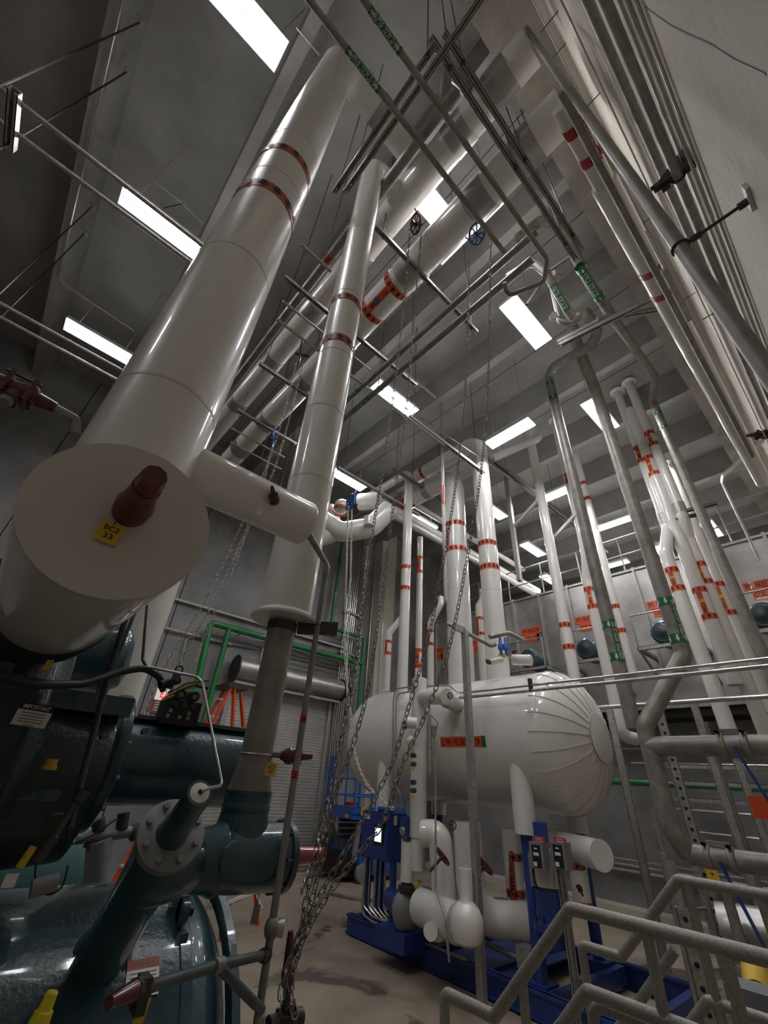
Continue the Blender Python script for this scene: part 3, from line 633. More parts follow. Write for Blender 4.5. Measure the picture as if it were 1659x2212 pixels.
c = P(98, 1815, y=1.5); t = thing('oil_strainer_assembly', c, 'small brass and black strainer fittings hanging at lower left', 'fitting')
build(MB().lathe(c+V(0, 0, -.04), (.3, 0, 1), [(0, .012), (.05, .014), (.055, .01), (.12, .01), (.125, .016), (.15, .016)], IRON, 14), 'strainer_body', t)
build(MB().lathe(c+V(-.03, 0, -.05), (.3, 0, 1), [(0, .009), (.04, .009)], YEL, 8, smooth=False), 'brass_fitting', t); build(MB().box(c+V(-.05, -.002, -.085), c+V(-.025, 0, -.06), PAPER), 'paper_label', t)
build(MB().cyl(c+V(.01, 0, -.09), c+V(.06, 0, -.08), .018, GREYP, 14), 'sensor', t)
for px, nm in ((190, 'left'), (258, 'right')):
    pass
mb = MB(); mb.tube([P(165, 1812, y=2.9), P(285, 1797, y=2.9)], .025, GREYP, 12); mb.cyl(P(215, 1795, y=2.9), P(212, 1770, y=2.9), .03, GREEND, 12); mb.cyl(P(262, 1790, y=2.9), P(268, 1755, y=2.9), .03, GREEND, 12); mb.lathe(P(282, 1797, y=2.9), (1, 0, 0), [(0, .03), (.02, .045), (.04, .03)], IRON, 12); mb.cyl(P(192, 1835, y=2.9), P(205, 1815, y=2.9), .035, REDV, 12)
mb.cyl(P(215, 1815, y=2.9), P(205, 1935, y=2.9), .055, GREYP, 14)
simple('oil_manifold', 'grey valve manifold seen through the gap below the compressor', 'fitting', mb)

# ================================================================== OIL SEPARATOR VESSEL at lower left
t = thing('oil_separator', (.3, 2.3, .6), 'dark green horizontal pressure vessel filling the lower left corner', 'vessel')
vy, vz, vr = 2.3, 1.16, .54
mb = MB(); prof = [(-1.8, vr), (.86, vr), (.865, vr+.004), (.9, vr+.004), (.905, vr)]
for k in range(1, 13): a = math.pi/2*k/12; prof.append((.905+.27*math.sin(a), vr*max(math.cos(a), .001)))
mb.lathe((0, vy, vz), (1, 0, 0), prof, GREEN, 64); build(mb, 'shell', t)
mb = MB(); mb.lathe((1.03, vy, vz), (1, 0, 0), [(0, vr*.95), (.0, vr+.02), (.03, vr+.02), (.03, vr*.9)], GREEN, 56, cap=False); build(mb, 'head_ring', t)
def on_vessel(px, py, off=.002):
    v = ray(px, py); o = EYE-V(0, vy, vz); A = v[1]**2+v[2]**2; B = o[1]*v[1]+o[2]*v[2]; C = o[1]**2+o[2]**2-vr**2; D = B*B-A*C
    k = (-B-math.sqrt(max(D, 0)))/A; p = EYE+v*k; n = nrm(V(0, p[1]-vy, p[2]-vz)); return p+n*off, n
c, _n = on_vessel(385, 1990); mb = MB(); mb.box(c+V(-.012, -.02, -.12), c+V(.012, .08, .07), GREEN); mb.cyl(c+V(-.012, -.02, .03), c+V(.012, -.02, .03), .035, GREEN, 20); mb.cyl(c+V(.0, -.03, .03), c+V(.03, -.03, .03), .016, BLACK, 16); mb.box(c+V(-.01, -.07, -.16), c+V(.02, .05, -.02), GREEN); build(mb, 'lifting_lug', t)
for x in (-.9, .6): build(MB().box((x-.05, vy-.4, 0), (x+.05, vy+.4, vz-.35), GREEN), 'saddle', t)
c, n_ = on_vessel(374, 1953); mb = MB(); u = V(1, 0, 0); v = nrm(np.cross(n_, u)); plate(mb, c, u, v, .034, .034, PAPER, .001)
text_on(mb, 'LIFT', flat_map(c+v*.008+n_*.001, u, v), .022, .009, INK); text_on(mb, 'HERE', flat_map(c-v*.007+n_*.001, u, v), .024, .009, INK); simple('lift_here_label', 'small white LIFT HERE label on the green vessel', 'label', mb)
c, n_ = on_vessel(308, 2112); mb = MB(); v = nrm(np.cross(n_, u)); plate(mb, c, u, v, .1, .095, PAPER, .001); plate(mb, c+v*.035+n_*.001, u, v, .1, .025, mat('warning_header_red', '9c4a3c', .5), .001)
text_on(mb, 'WARNING', flat_map(c+v*.035+n_*.0015, u, v), .066, .013, PRINT)
for i in range(6): plate(mb, c+v*(.012-.01*i)+n_*.0008, u, v, .08-.02*(i % 3 == 2), .0028, PRINT, .0003)
simple('warning_label', 'white warning label with red header low on the green vessel', 'label', mb)
# yellow cone bottom left and the dark red one beside the relief line
c = P(112, 2150, y=1.35); mb = MB(); mb.lathe(c+V(-.012, 0, -.08), (.13, 0, 1), [(0, .024), (.06, .017), (.062, .013), (.085, .011), (.087, .009)], YELB, 20); simple('yellow_stem_cap', 'yellow tapered valve cap at the bottom left corner', 'valve', mb)
DKP = mat('dark_painted_pipe', '3b4446', .5, nscale=12, col2='4d5352')
t = thing('gauge_line_valve', (.6, 1.3, 1.6), 'steel crossover line with small valve in front of the green vessel', 'pipe')
pA, pB, pC = P(310, 2135, y=1.28), P(470, 2085, y=1.42), P(575, 2062, y=1.57)
build(MB().tube([pA, pB, pC], .0115, DKP, 14), 'tube', t)
build(MB().tube([pB, P(548, 2165, y=1.5), P(565, 2180, y=1.55)], .012, DKP, 14, .02), 'drain_branch', t)
build(MB().lathe(pB-nrm(pC-pA)*.02, pC-pA, [(0, .016), (.04, .016)], STEEL, 14), 'tee', t); build(MB().lathe(pC-nrm(pC-pA)*.03, pC-pA, [(0, .016), (.02, .019), (.035, .019)], IRON, 8, smooth=False), 'union', t)
d = nrm(pC-pA); mb = MB(); mb.lathe(pA-d*.03, d, [(0, .02), (.012, .02), (.013, .016), (.045, .017), (.05, .013)], IRON, 8, smooth=False); mb.box(pA+V(-.012, -.02, -.035), pA+V(.008, .02, .02), IRON); build(mb, 'valve_body', t)
build(MB().lathe(pA-d*.03, -d+V(0, 0, -.1), [(0, .018), (.04, .014), (.065, .011)], REDV, 12), 'stem_cap', t)
vtag(P(303, 2195, y=1.27), V(1, 0, 0), V(.15, 0, 1), 'BC3', 'shadowed yellow BC3 tag hanging below the crossover valve', .022, .05)
c = P(628, 2010, y=1.62); b = P(622, 2120, y=1.62); t = thing('tall_seal_cap', b, 'tall dark red conical cap at the foot of the chains', 'valve')
build(MB().lathe(b, c-b, [(0, .021), (.02, .023), (.03, .02), (.105, .011), (.12, .009)], REDV, 20), 'cap', t)
build(MB().lathe(b, b-c, [(0, .013), (.05, .013), (.052, .02), (.08, .02)], IRON, 14), 'stem', t)
mb = MB(); q = b+(b-c)*.55; mb.lathe(q, b-c, [(0, .035), (.03, .035)], IRON, 20); mb.bolts(q, c-b, .028, 6, .005, .01, IRON); mb.tube([P(560, 2195, y=1.6), P(560, 2240, y=1.6)], .018, STEEL, 14); mb.cyl(q+V(-.06, 0, -.02), q+V(.06, 0, -.02), .022, IRON, 16); build(mb, 'valve_body', t)
vtag(P(634, 2165, y=1.6), V(1, -.2, 0), V(0, 0, 1), 'A', 'small yellow tag around the tall red cap stem', .018, .014)

# ================================================================== OVERHEAD HEADERS (run along the hall)
H1X, H1Z, H1R = 1.89, 7.8, .205
H2X, H2Z, H2R = 1.38, 8.28, .185
t = thing('lower_header', (H1X, 4, H1Z-H1R), 'big white overhead header with orange LLTS arrow markers, right of the middle riser', 'pipe')
build(MB().tube([(H1X, -.1, H1Z), (H1X, 7.6, H1Z)], H1R, WHITE, 40), 'jacket', t)
def onaxis(c0, a, px=None, py=None): return go(c0, a, px=px, py=py)
c1 = onaxis(V(H1X, 2, H1Z), 'y', px=858); c2 = onaxis(V(H1X, 2, H1Z), 'y', px=806)
for c in (c1, c2): band(t, c, (0, -1, 0), H1R, .10, ORANGE, n=14)
strip(t, (c1+c2)/2, (0, 1, 0), H1R, abs(c1[1]-c2[1])-.1, .1, 'AMMONIA    LLTS', th=.25, block=BLUEL, flip=-1)
for y in (.35, .95, 2.05, 3.55, 4.6, 5.9, 7.0):
    mb = MB(); mb.lathe((H1X, y-.14, H1Z), (0, 1, 0), [(0, H1R+.002), (0, H1R+.007), (.28, H1R+.007), (.28, H1R+.002)], STAIN, 36, cap=False); build(mb, 'saddle_shield', t)
seams(t, [((H1X, y, H1Z), (0, 1, 0)) for y in (.7, 1.6, 3.9, 5.2, 6.5)], H1R)
t = thing('upper_header', (H2X, 4, H2Z-H2R), 'white overhead header joined by both foreground risers', 'pipe')
build(MB().tube([(H2X, -.1, H2Z), (H2X, 6.6, H2Z), (H2X, 9.0, H2Z)], H2R, WHITE, 40), 'jacket', t)
for y in (.25, .8, 2.6, 3.7, 5.0, 6.4): ring(t, (H2X, y, H2Z), (0, 1, 0), H2R, .26, STAIN, 'saddle_shield')
seams(t, [((H2X, y, H2Z), (0, 1, 0)) for y in (.55, 2.0, 3.2, 4.4, 5.7)], H2R)
# dark steel line beside them
t = pipe('steel_header', 'dark grey bare steel line running beside the white headers, crossing behind the middle riser', [(1.01, .55, 7.8), (1.01, 6.2, 7.8)], .062, STEEL, part='tube')
band(t, onaxis(V(1.01, 3, 7.8), 'y', px=712), (0, 1, 0), .062, .1, ORANGED, n=5)
mb = MB(); a = P(955, 245, z=7.6); b = P(962, 160, z=7.6)
mb.tube([V(1.01, .6, 7.8), P(958, 245, z=7.8), P(965, 150, z=8.2), P(1030, 205, z=8.4), P(1075, 245, z=8.6)], .058, STEEL, 16, .09); simple('steel_return_bend', 'tight grey steel return bend in front of the white header near the top', 'pipe', mb)
# threaded hanger struts carrying the headers
def strut(a, b, desc, w=.05, rods=(0.06, .94), zt=None, nm='trapeze_strut', grp='trapeze struts under the headers', rodr=.007):
    a, b = np.array(a, float), np.array(b, float); t = thing(nm, (a+b)/2, desc, 'strut', grp)
    build(MB().channel(a, b, w, GALV), 'channel', t)
    mb = MB()
    for f in rods:
        p = a+(b-a)*f; mb.tube([p-V(0, 0, .12), (p[0], p[1], zt or ZC)], rodr, IRON, 6); mb.lathe(p-V(0, 0, .05), (0, 0, 1), [(0, .018), (.02, .018)], IRON, 6)
    if len(rods): build(mb, 'threaded_rod', t)
    return t
ZT = H1Z-H1R-.04
for (pa, pb, d) in (((812, 490), (1030, 730), 'right of middle riser, crossing under the marked header'), ((615, 598), (900, 852), 'behind middle riser, mid height, from riser to riser'),
                    ((560, 785), (720, 895), 'between thick and middle riser, upper'), ((512, 885), (640, 968), 'between thick and middle riser, third down'), ((480, 993), (612, 1065), 'lowest between the thick and middle risers')):
    a = P(*pa, z=ZT); b = go(a, 'x', px=pb[0]); strut(a, b, 'grey channel strut '+d, .055)
for (pa, pb, z, r, d) in (((610, 650), (800, 830), ZT-.1, .017, 'crossing below the strut beside the middle riser'), ((598, 690), (960, 890), 7.3, .02, 'crossing toward the hanging light'), ((650, 528), (715, 572), 7.6, .022, 'short, at the thick riser side'),
                    ((500, 925), (615, 985), 7.3, .018, 'left of middle riser, upper of pair'), ((497, 955), (608, 1010), 7.2, .018, 'left of middle riser, lower of pair')):
    a = P(*pa, z=z); b = go(a, 'x', px=pb[0]); simple('cross_tube', 'thin galvanised cross tube '+d, 'tube', MB().tube([a, b], r, GALV, 10).tube([(a+b)/2+V(.1, 0, 0), ((a+b)[0]/2+.1, a[1], ZC)], .005, IRON, 5), 'galvanised cross tubes')
# glycol lines across the top
def xline(pa, pb, z, r, desc, m=STEEL, extra=None, nm='steel_line', part='tube'):
    a = P(*pa, z=z); b = go(a, 'x', py=pb[1]); pts = [a, b]+(extra(b) if extra else []); return pipe(nm, desc, pts, r, m, part=part), a, b
z6 = 6.6
a = P(660, -10, z=z6); b = go(a, 'x', py=545)
sup = pipe('glycol_supply_line', 'grey overhead line with green OC GLYCOL SUPPLY label', [a, b], .024, STEEL, part='tube')
def green_label(t, a, p0, p1, txt, R, axis='x', th=.0, flip=-1):
    q0, q1 = go(a, axis, py=p0), go(a, axis, py=p1); d = nrm(q1-q0); L = float(np.linalg.norm(q1-q0)); w = min(R*2.1, .3)
    strip(t, (q0+q1)/2, d, R, L, w, txt, LGREEN, PAPER, th, flip=flip)
    for q, s in ((q0, 1), (q1, -1)): band(t, q+d*s*.035, d, R, .07, LGREEN, n=6, ink=PAPER)
green_label(sup, a, 105, 195, 'OC GLYCOL SUPPLY', .024)
a = P(775, -15, z=z6); b = go(a, 'x', py=540)
b2 = go(a, 'x', py=560)
ret = pipe('glycol_return_line', 'grey overhead line with green OC GLYCOL RETURN label, bending back at its end', [a, b2, P(1175, 610, z=z6-.0), P(1095, 640, z=z6), P(1090, 610, z=z6+.05)], .024, STEEL, part='tube', bend=.08)
green_label(ret, a, 18, 112, 'OC GLYCOL RETURN', .024)
# second pair, running along the hall at right of the headers
lineY = [((1115, 520), (1060, 575), (700, 850), 'far of two parallel lines, steel'), ((1140, 585), (1000, 700), (700, 958), 'near of two parallel lines, steel')]
z7 = 7.2
pa = P(1160, 500, z=z7); pb = go(pa, 'y', px=728)
g1 = pipe('twin_line', 'upper of two bare steel lines running diagonally behind the chains', [pa, pb], .042, STEEL, part='tube'); 
pa2 = P(1150, 560, z=z7-.1); pb2 = go(pa2, 'y', px=700)
g2 = pipe('twin_line', 'lower of two bare steel lines running diagonally behind the chains', [pa2, pb2], .045, STEEL, part='tube')
for t_, a_, q0, q1, R in ((g1, pa, 758, 772, .042), (g2, pa2, 770, 800, .045)):
    p0, p1 = go(a_, 'y', px=q0), go(a_, 'y', px=q1); d = nrm(p1-p0); strip(t_, (p0+p1)/2, d, R, max(.3, float(np.linalg.norm(p1-p0))), .07, 'OC GLYCOL SUPPLY', LGREEN, PAPER, 0)
# vertical glycol drops on the right
def drop(name, desc, pts, r, m, part='tube', bend=None, **k): return pipe(name, desc, pts, r, m, part=part, bend=bend, **k)
D8 = 5.2
p0 = at(1190, 478, 5.0)
# arch: comes off the twin line, turns down
A1 = P(1165, 490, z=z7); A2 = P(1195, 470, z=z7+.02)
def polyD(L): return [at(px, py, D) for px, py, D in L]
q = polyD([(1120, 515, 3.3), (1165, 478, 3.35), (1205, 482, 3.5), (1268, 600, 4.2), (1325, 690, 5.2), (1415, 815, 7.6), (1410, 868, 7.7)])
xy = q[-1]; q[-1] = V(*at(1410, 868, 7.9)); zlo = go(q[-1], 'z', py=1480)
t = drop('glycol_drop', 'long grey pipe from looped arch down past the freezer, with green labels', q+[zlo], .075, STEEL, bend=.12)
c = (at(1268, 600, 4.2)+at(1325, 690, 5.2))/2
d = nrm(q[4]-q[3]); strip(t, q[3]+d*.1, d, .075, .55, .13, 'OC GLYCOL SUPPLY', LGREEN, PAPER, .2, flip=-1)
for s in (-.2, .42): band(t, q[3]+d*s, d, .075, .1, LGREEN, n=6, ink=PAPER)
for py in (895, 925): band(t, go(q[-1], 'z', py=py), (0, 0, 1), .075, .09, LGREEN, n=5, ink=PAPER)
q = polyD([(1095, 600, 3.4), (1150, 565, 3.4), (1180, 590, 3.5), (1228, 672, 3.9), (1240, 690, 4.0)])
drop('glycol_loop', 'second grey arch carrying a green label and two pressure gauges', q, .055, STEEL, bend=.1)
d = nrm(q[3]-q[2]); t = bpy.data.objects[ [o.name for o in bpy.data.objects if o.name.startswith('glycol_loop')][-1]]
strip(t, (q[2]+q[3])/2+d*.1, d, .055, .42, .1, 'OC GLYCOL RETURN', LGREEN, PAPER, .2, flip=-1)
q = [at(1193, 618, 4.0), at(1200, 650, 4.1), at(1212, 700, 4.2), at(1250, 692, 4.3), at(1252, 678, 4.3)]
drop('u_bend', 'small grey u shaped bend under the gauges', q, .042, STEEL, bend=.09)
q = [at(1265, 670, 4.4), at(1290, 715, 4.8), at(1285, 742, 4.9), at(1255, 760, 5.0), at(1190, 795, 8.0)]
xy = at(1190, 800, 8.1)
g_az = at(1215, 950, 8.0)
q = [at(1262, 672, 4.4), at(1293, 712, 4.8), at(1280, 742, 5.0), at(1196, 785, 7.5), at(1192, 812, 8.0)]
zl = go(at(1242, 1050, 6.7), 'z', py=1575)
t = drop('glycol_riser', 'grey steel pipe from a hooked elbow down to behind the white tank', q[:-1]+[go(zl, 'z', py=805), zl], .105, STEEL, bend=.16) if 0 else drop('glycol_riser', 'grey steel pipe from a hooked elbow down to beside the white tank', [at(1262, 672, 5.2), at(1293, 712, 5.5), at(1278, 745, 5.8), go(zl, 'z', py=800), zl], .092, STEEL, bend=.2)
for py in (832, 862): band(t, go(zl, 'z', py=py), (0, 0, 1), .092, .08, LGREEN, n=5, ink=PAPER)
for py in (1352, 1421): band(t, go(zl, 'z', py=py), (0, 0, -1), .092, .11, LGREEN, n=6, ink=PAPER)
cc = (go(zl, 'z', py=1352)+go(zl, 'z', py=1421))/2; strip(t, cc, (0, 0, 1), .092, .6, .1, 'OC GLYCOL RETURN', LGREEN, PAPER, .7, flip=-1)
# long leaning drop: from the gauges to the offset elbow near the tank end
B0 = at(1345, 1020, 6.8)
bt = go(B0, 'z', py=760); bb = go(B0, 'z', py=1415)
E1 = bb; E2 = P(1396, 1568, x=float(B0[0])-.02)
E2 = at(1392, 1570, 6.6); E3 = go(E2, 'z', py=1790); E4 = at(1487, 1845, 6.7)
t = drop('offset_steel_pipe', 'largest grey steel pipe jogging left at two elbows near the right edge', [at(1236, 700, 5.6), at(1247, 745, 6.0), go(B0, 'z', py=840), E1, E2, E3, E4], .1, STEEL, bend=.2)
for py in (1302, 1382): band(t, go(B0, 'z', py=py), (0, 0, -1), .1, .12, LGREEN, n=6, ink=PAPER)
strip(t, (go(B0, 'z', py=1302)+go(B0, 'z', py=1382))/2, (0, 0, 1), .1, .62, .08, 'OC GLYCOL SUPPLY', LGREEN, PAPER, .8, flip=-1)
tb = go(E2, 'z', py=1612); te = go(tb, 'y', px=1700)
mb = MB(); mb.tube([tb, te], .105, STEEL, 20); build(mb, 'tee_branch', t)
def vic_valve(c, axis, R, desc, lever=BLUE):
    t = thing('butterfly_valve', c-V(0, 0, R), desc, 'valve'); a = AX[axis]; up = V(0, 0, 1)
    build(MB().lathe(c-a*.14, a, [(0, R), (.01, R*1.25), (.06, R*1.25), (.07, R*1.08), (.21, R*1.08), (.22, R*1.25), (.27, R*1.25), (.28, R)], STEEL, 24), 'body', t)
    mb = MB()
    for s in (-.11, .11):
        for e in (-1, 1): mb.cyl(c+a*s+V(-R*1.35, 0, R*.2*e*0)+up*R*1.2-V(0, 0, 0), c+a*s+up*R*1.2+V(R*.3, 0, 0), .016, IRON, 8)
    mb.box(c+V(-.05, -.1, R), c+V(.05, .1, R*1.5), STAIN); build(mb, 'neck', t)
    build(MB().beam(c+V(-R*1.2, 0, -.02), c+V(-R*1.3, -.2, -.75), .05, .02, lever), 'lever', t)
vic_valve(go(tb, 'y', px=1590), 'y', .105, 'grooved valve on the upper horizontal steel branch at right', BLUE)
F = go(E4, 'y', px=1720); mb = MB().tube([E4, F], .095, STEEL, 20); simple('lower_branch', 'lower horizontal steel branch behind the handrails', 'pipe', mb)
vic_valve(go(E4, 'y', px=1560), 'y', .095, 'grooved steel valve on the lower branch behind the rails', BLUE)
# pressure gauges
for px, py, d in ((1193, 590, 'upper'), (1195, 682, 'lower')):
    c = at(px, py, 3.9); n_ = nrm(EYE-c)*.5+V(-.5, -.3, -.4); n_ = nrm(n_); t = thing('pressure_gauge', c, 'round white faced pressure gauge, '+d+' of the two beside the glycol loop', 'gauge')
    cs_ = build(MB().lathe(c, n_, [(-.03, .05), (0, .055), (.006, .055), (.007, .048)], STEEL, 24), 'case', t); mb = MB().lathe(c, n_, [(.005, .047), (.008, .047)], GLASS, 24)
    build(mb, 'dial', cs_); u, v, _ = frame(n_); build(MB().beam(c+n_*.0095-u*.01, c+n_*.0095+u*.035, .004, .001, INK, up=n_), 'needle', cs_); build(MB().cyl(c-n_*.03, c-n_*.03+V(.15, -.1, .02), .01, STEEL, 8), 'stem', t)

# ================================================================== RISERS AT THE RIGHT
def riser(desc, px, py0, py1, D, R, top=None, bands=(), strips=(), bot=None, arrow=1, flange=False, name='white_riser', base=None, bm=ORANGE, lead=None):
    B = at(px[0], px[1], D); a = go(B, 'z', py=py0); b = go(B, 'z', py=py1); pts = [a, b]
    if top: pts = [a+np.array(p, float) for p in top]+pts
    if lead: pts = lead+pts[(1 if top is None else 0):] if False else lead+[a, b]
    if bot: pts = pts+[b+np.array(p, float) for p in bot]
    t = pipe(name, desc, pts, R, WHITE, part='jacket', bend=R*2.2)
    if flange: build(MB().lathe(a-V(0, 0, .05), (0, 0, 1), [(0, R), (.05, R*1.1), (.1, R*1.7), (.13, R*1.75)], WHITE, 28), 'top_flare', t)
    for py in bands: band(t, go(B, 'z', py=py), (0, 0, arrow), R, .11 if R > .07 else .08, bm, n=8)
    for p0, p1, th in strips:
        q0, q1 = go(B, 'z', py=p0), go(B, 'z', py=p1); strip(t, (q0+q1)/2, (0, 0, 1), R, float(q0[2]-q1[2]), R*.8, 'AMMONIA  HTRL', bm, INK, th, block=YEL)
    return t
# tall riser with a return bend, right of the tank risers
riser('slim tall white riser with a small return loop on top, over the right tank head', (1148, 960), 918, 1500, 9.4, .115, bands=(1352, 1399), arrow=-1, lead=[at(1062, 990, 8.6), at(1168, 945, 9.5)])
riser('white riser with flared top left of the steel glycol riser, upper part', (1231, 1050), 912, 1195, 9.78, .1, flange=True, bands=(), strips=((1025, 1048, -.5),), name='white_riser')
u0 = go(at(1231, 1050, 9.78), 'z', py=1185)
riser('white riser below a jog, ending in an elbow behind the tank right head', (1272, 1270), 1255, 1590, 9.9, .115, bands=(1275, 1312), strips=((1275, 1312, -.2),), lead=[u0, go(u0, 'z', py=1200)], bot=[(.3, -.1, -.02)])
riser('thin white riser just right of the steel glycol riser', (1262, 1050), 955, 1460, 10.85, .085, bands=(1045, 1078, 1311, 1363))
r6 = at(1375, 960, 9.5)
riser('white flared riser, left of the close group at right, upper part', (1375, 960), 850, 1130, 9.5, .105, flange=True, bands=(970, 997), strips=((970, 997, -.3),))
l6 = go(r6, 'z', py=1128)
riser('white riser with crooked neck, leftmost of right hand group, red and yellow label', (1475, 1300), 1195, 1590, 9.0, .115, bands=(1234, 1273), strips=((1234, 1273, -.3),), lead=[l6, go(l6, 'z', py=1142)])
riser('white riser second of right hand group, wide label below the clamp', (1455, 1130), 885, 1480, 9.4, .12, bands=(992, 1026, 1277, 1334), strips=((992, 1026, -.3), (1277, 1334, -.25)))
r8 = at(1398, 925, 9.35)
riser('second flared white riser beside the steel drop, upper part', (1398, 925), 830, 1105, 9.35, .105, flange=True, bands=(938, 962), strips=((938, 962, -.3),))
l8 = go(r8, 'z', py=1105)
riser('white riser with crooked neck, third of right hand group', (1510, 1220), 1165, 1590, 9.5, .115, bands=(1222, 1259), strips=((1222, 1259, -.3),), lead=[l8, go(l8, 'z', py=1118)])
riser('white riser rightmost of the close group, label with blue and yellow block', (1550, 1262), 1000, 1540, 10.4, .12, bands=(1265, 1326), strips=((1265, 1326, -.3),))
# clamps at their necks
for c, dsc in ((go(r6, 'z', py=1122), 'left'), (go(r8, 'z', py=1100), 'right')):
    mb = MB(); mb.lathe(c-V(0, 0, .12), (0, 0, 1), [(0, .11), (0, .117), (.26, .117), (.26, .11)], GALV, 24, cap=False); mb.channel(c+V(-.15, -.1, -.16), c+V(-.1, -.62, -.18), .06, IRON); simple('pipe_clamp', 'galvanised sleeve clamp on neck of white riser, '+dsc+' of two', 'clamp', mb)

# ================================================================== RECIRCULATOR TANK
TX, TZ, TR = 6.9, 2.83, .975
T0, T1 = 3.52, 7.55
t = thing('recirculator_tank', (TX, 5.4, TZ-TR), 'huge white jacketed horizontal tank labelled LLTPR-1 RECIRCULATOR on blue skid', 'tank')
mb = MB(); prof = [(0, .002)]
hd = .62
for k in range(1, 15): a = math.pi/2*k/14; prof.append((hd*(1-math.cos(a)), TR*math.sin(a)))
prof += [(hd+T1-T0, TR)]
for k in range(1, 15): a = math.pi/2*k/14; prof.append((hd+T1-T0+hd*math.sin(a), max(TR*math.cos(a), .002)))
mb.lathe((TX, T0-hd, TZ), (0, 1, 0), prof, WHITE, 80); build(mb, 'shell_jacket', t)
mb = MB()
for k in range(24):       # gore seams of the near head
    a = 2*math.pi*k/24; pts = []
    for j in range(3, 15):
        b = math.pi/2*j/14; pts.append((TX+math.cos(a)*TR*math.sin(b)*1.003, T0-hd*math.cos(b)*1.003, TZ+math.sin(a)*TR*math.sin(b)*1.003))
    mb.tube(pts, .0075, SEAM if 0 else WHITE2, 5, 0.0001)
    build(mb, 'gore_seam', t, split=False); mb = MB()
mb = MB(); b = math.pi/2*3/14; mb.lathe((TX, T0-hd-.015, TZ), (0, 1, 0), [(0, .02), (.0, .17), (.03, TR*math.sin(b)*1.02), (.04, TR*math.sin(b)*.98)], WHITE, 36); mb.torus((TX, T0-hd*math.cos(b), TZ), (0, 1, 0), TR*math.sin(b), .008, WHITE2, 36, 6); build(mb, 'head_cap', t)
seams(t, [((TX, y, TZ), (0, 1, 0)) for y in (T0, 3.64, 5.0, 6.3, T1)], TR)
for x, y in ((6.16, 3.86), (6.16, 6.72), (7.64, 3.86), (7.64, 6.72)):
    mb = MB(); mb.lathe((x, y, 1.63), (0, 0, 1), [(0, .15), (.9, .15)], WHITE, 28); build(mb, 'leg_jacket', t)
    mb = MB(); mb.cyl((x, y, .26), (x, y, 1.64), .078, BLUE, 20); mb.box((x-.14, y-.14, .24), (x+.14, y+.14, .27), BLUE); build(mb, 'leg', t)
# name plate wrapped on the shell
cL = go(V(TX-TR, 5, TZ-.1), 'y', px=951); cR = go(V(TX-TR, 5, TZ-.1), 'y', px=1048); zc_ = go(V(TX-TR, 4.6, TZ), 'z', py=1602)[2]
Ln = abs(cL[1]-cR[1]); mb = MB(); th0 = math.asin((zc_-TZ)/TR)
def tmap(off):
    def f(u, v):
        a = th0+v/TR; return V(TX-math.cos(a)*(TR+off), (cL[1]+cR[1])/2-u, TZ+math.sin(a)*(TR+off))
    return f
def tstrip(u0, u1, v0, v1, off, m):
    mp = tmap(off); vs = []; 
    for k in range(5): v = v0+(v1-v0)*k/4; vs += [mp(u0, v), mp(u1, v)]
    mb.add(vs, [(2*k, 2*k+1, 2*k+3, 2*k+2) for k in range(4)], m)
tstrip(-Ln/2, Ln/2, -.075, .075, .003, ORANGE); tstrip(Ln/2-.07, Ln/2, -.075, .075, .005, LGREEN)
mpn = tmap(.006); text_on(mb, 'LLTPR-1 RECIRCULATOR', lambda a, b: mpn(a-.03, b), Ln*.86, .095, INK); build(mb, 'name_label', t)
# two fat risers standing on the tank
def triser(name, desc, az_px, D, R, ztop, bands, strips=(), lead=None, arrow=1):
    B = at(az_px[0], az_px[1], D); z0 = TZ+math.sqrt(max(TR**2-(B[0]-TX)**2, 0))-.1
    pts = (lead(B) if lead else [])+[V(B[0], B[1], ztop), V(B[0], B[1], z0)]
    t = pipe(name, desc, pts, R, WHITE, part='jacket', bend=R*1.8, seg=32)
    for py in bands: band(t, go(B, 'z', py=py), (0, 0, arrow), R, .13 if R > .15 else .1, ORANGE, n=14 if R > .15 else 8)
    for p0, p1, th in strips:
        q0, q1 = go(B, 'z', py=p0), go(B, 'z', py=p1); strip(t, (q0+q1)/2, (0, 0, 1), R, float(q0[2]-q1[2]), .12, 'LLRS  AMMONIA', ORANGE, INK, th, block=BLUEL)
    seams(t, [(go(B, 'z', py=py), (0, 0, 1)) for py in (1080, 1280)], R); return t, B
zA = 9.05
def leadA(B):
    h = go(V(B[0], B[1], zA), 'y', px=850); h2 = go(V(B[0], B[1], zA), 'y', px=800); return [h2, h] if 0 else [h2]
tA, BA = triser('tank_riser', 'fatter white riser on the tank bending into overhead elbow, with long orange label', (982, 1100), 8.77, .262, zA, (1139, 1193), ((1145, 1190, -.85),), lead=lambda B: [V(B[0], B[1]+1.7, zA)])
hx = V(BA[0], BA[1], zA)
for py_, px_ in ((0, 893), (0, 856)): band(tA, go(hx, 'y', px=px_), (0, 1, 0), .262, .13, ORANGE, n=14)
q0, q1 = go(hx, 'y', px=893), go(hx, 'y', px=856); strip(tA, (q0+q1)/2, (0, 1, 0), .262, abs(q0[1]-q1[1]), .13, 'LLTS  AMMONIA', ORANGE, INK, .35, block=BLUEL)
ring(tA, go(hx, 'y', px=925), (0, 1, 0), .262, .2, STAIN, 'saddle_shield')
t = thing('wye_fitting', go(hx, 'y', px=830), 'white jacketed wye and blunt stub where the fat riser meets the branch', 'fitting')
e0 = go(hx, 'y', px=846); w1 = go(hx, 'y', px=800); w2 = V(w1[0]-1.0, w1[1]+.25, zA-.75); w3 = V(w2[0]-.9, w2[1]+.2, zA-.75)
build(MB().tube([e0, w1, w1+V(-.15, .9, -.02)], .262, WHITE, 32, .3), 'run', t)
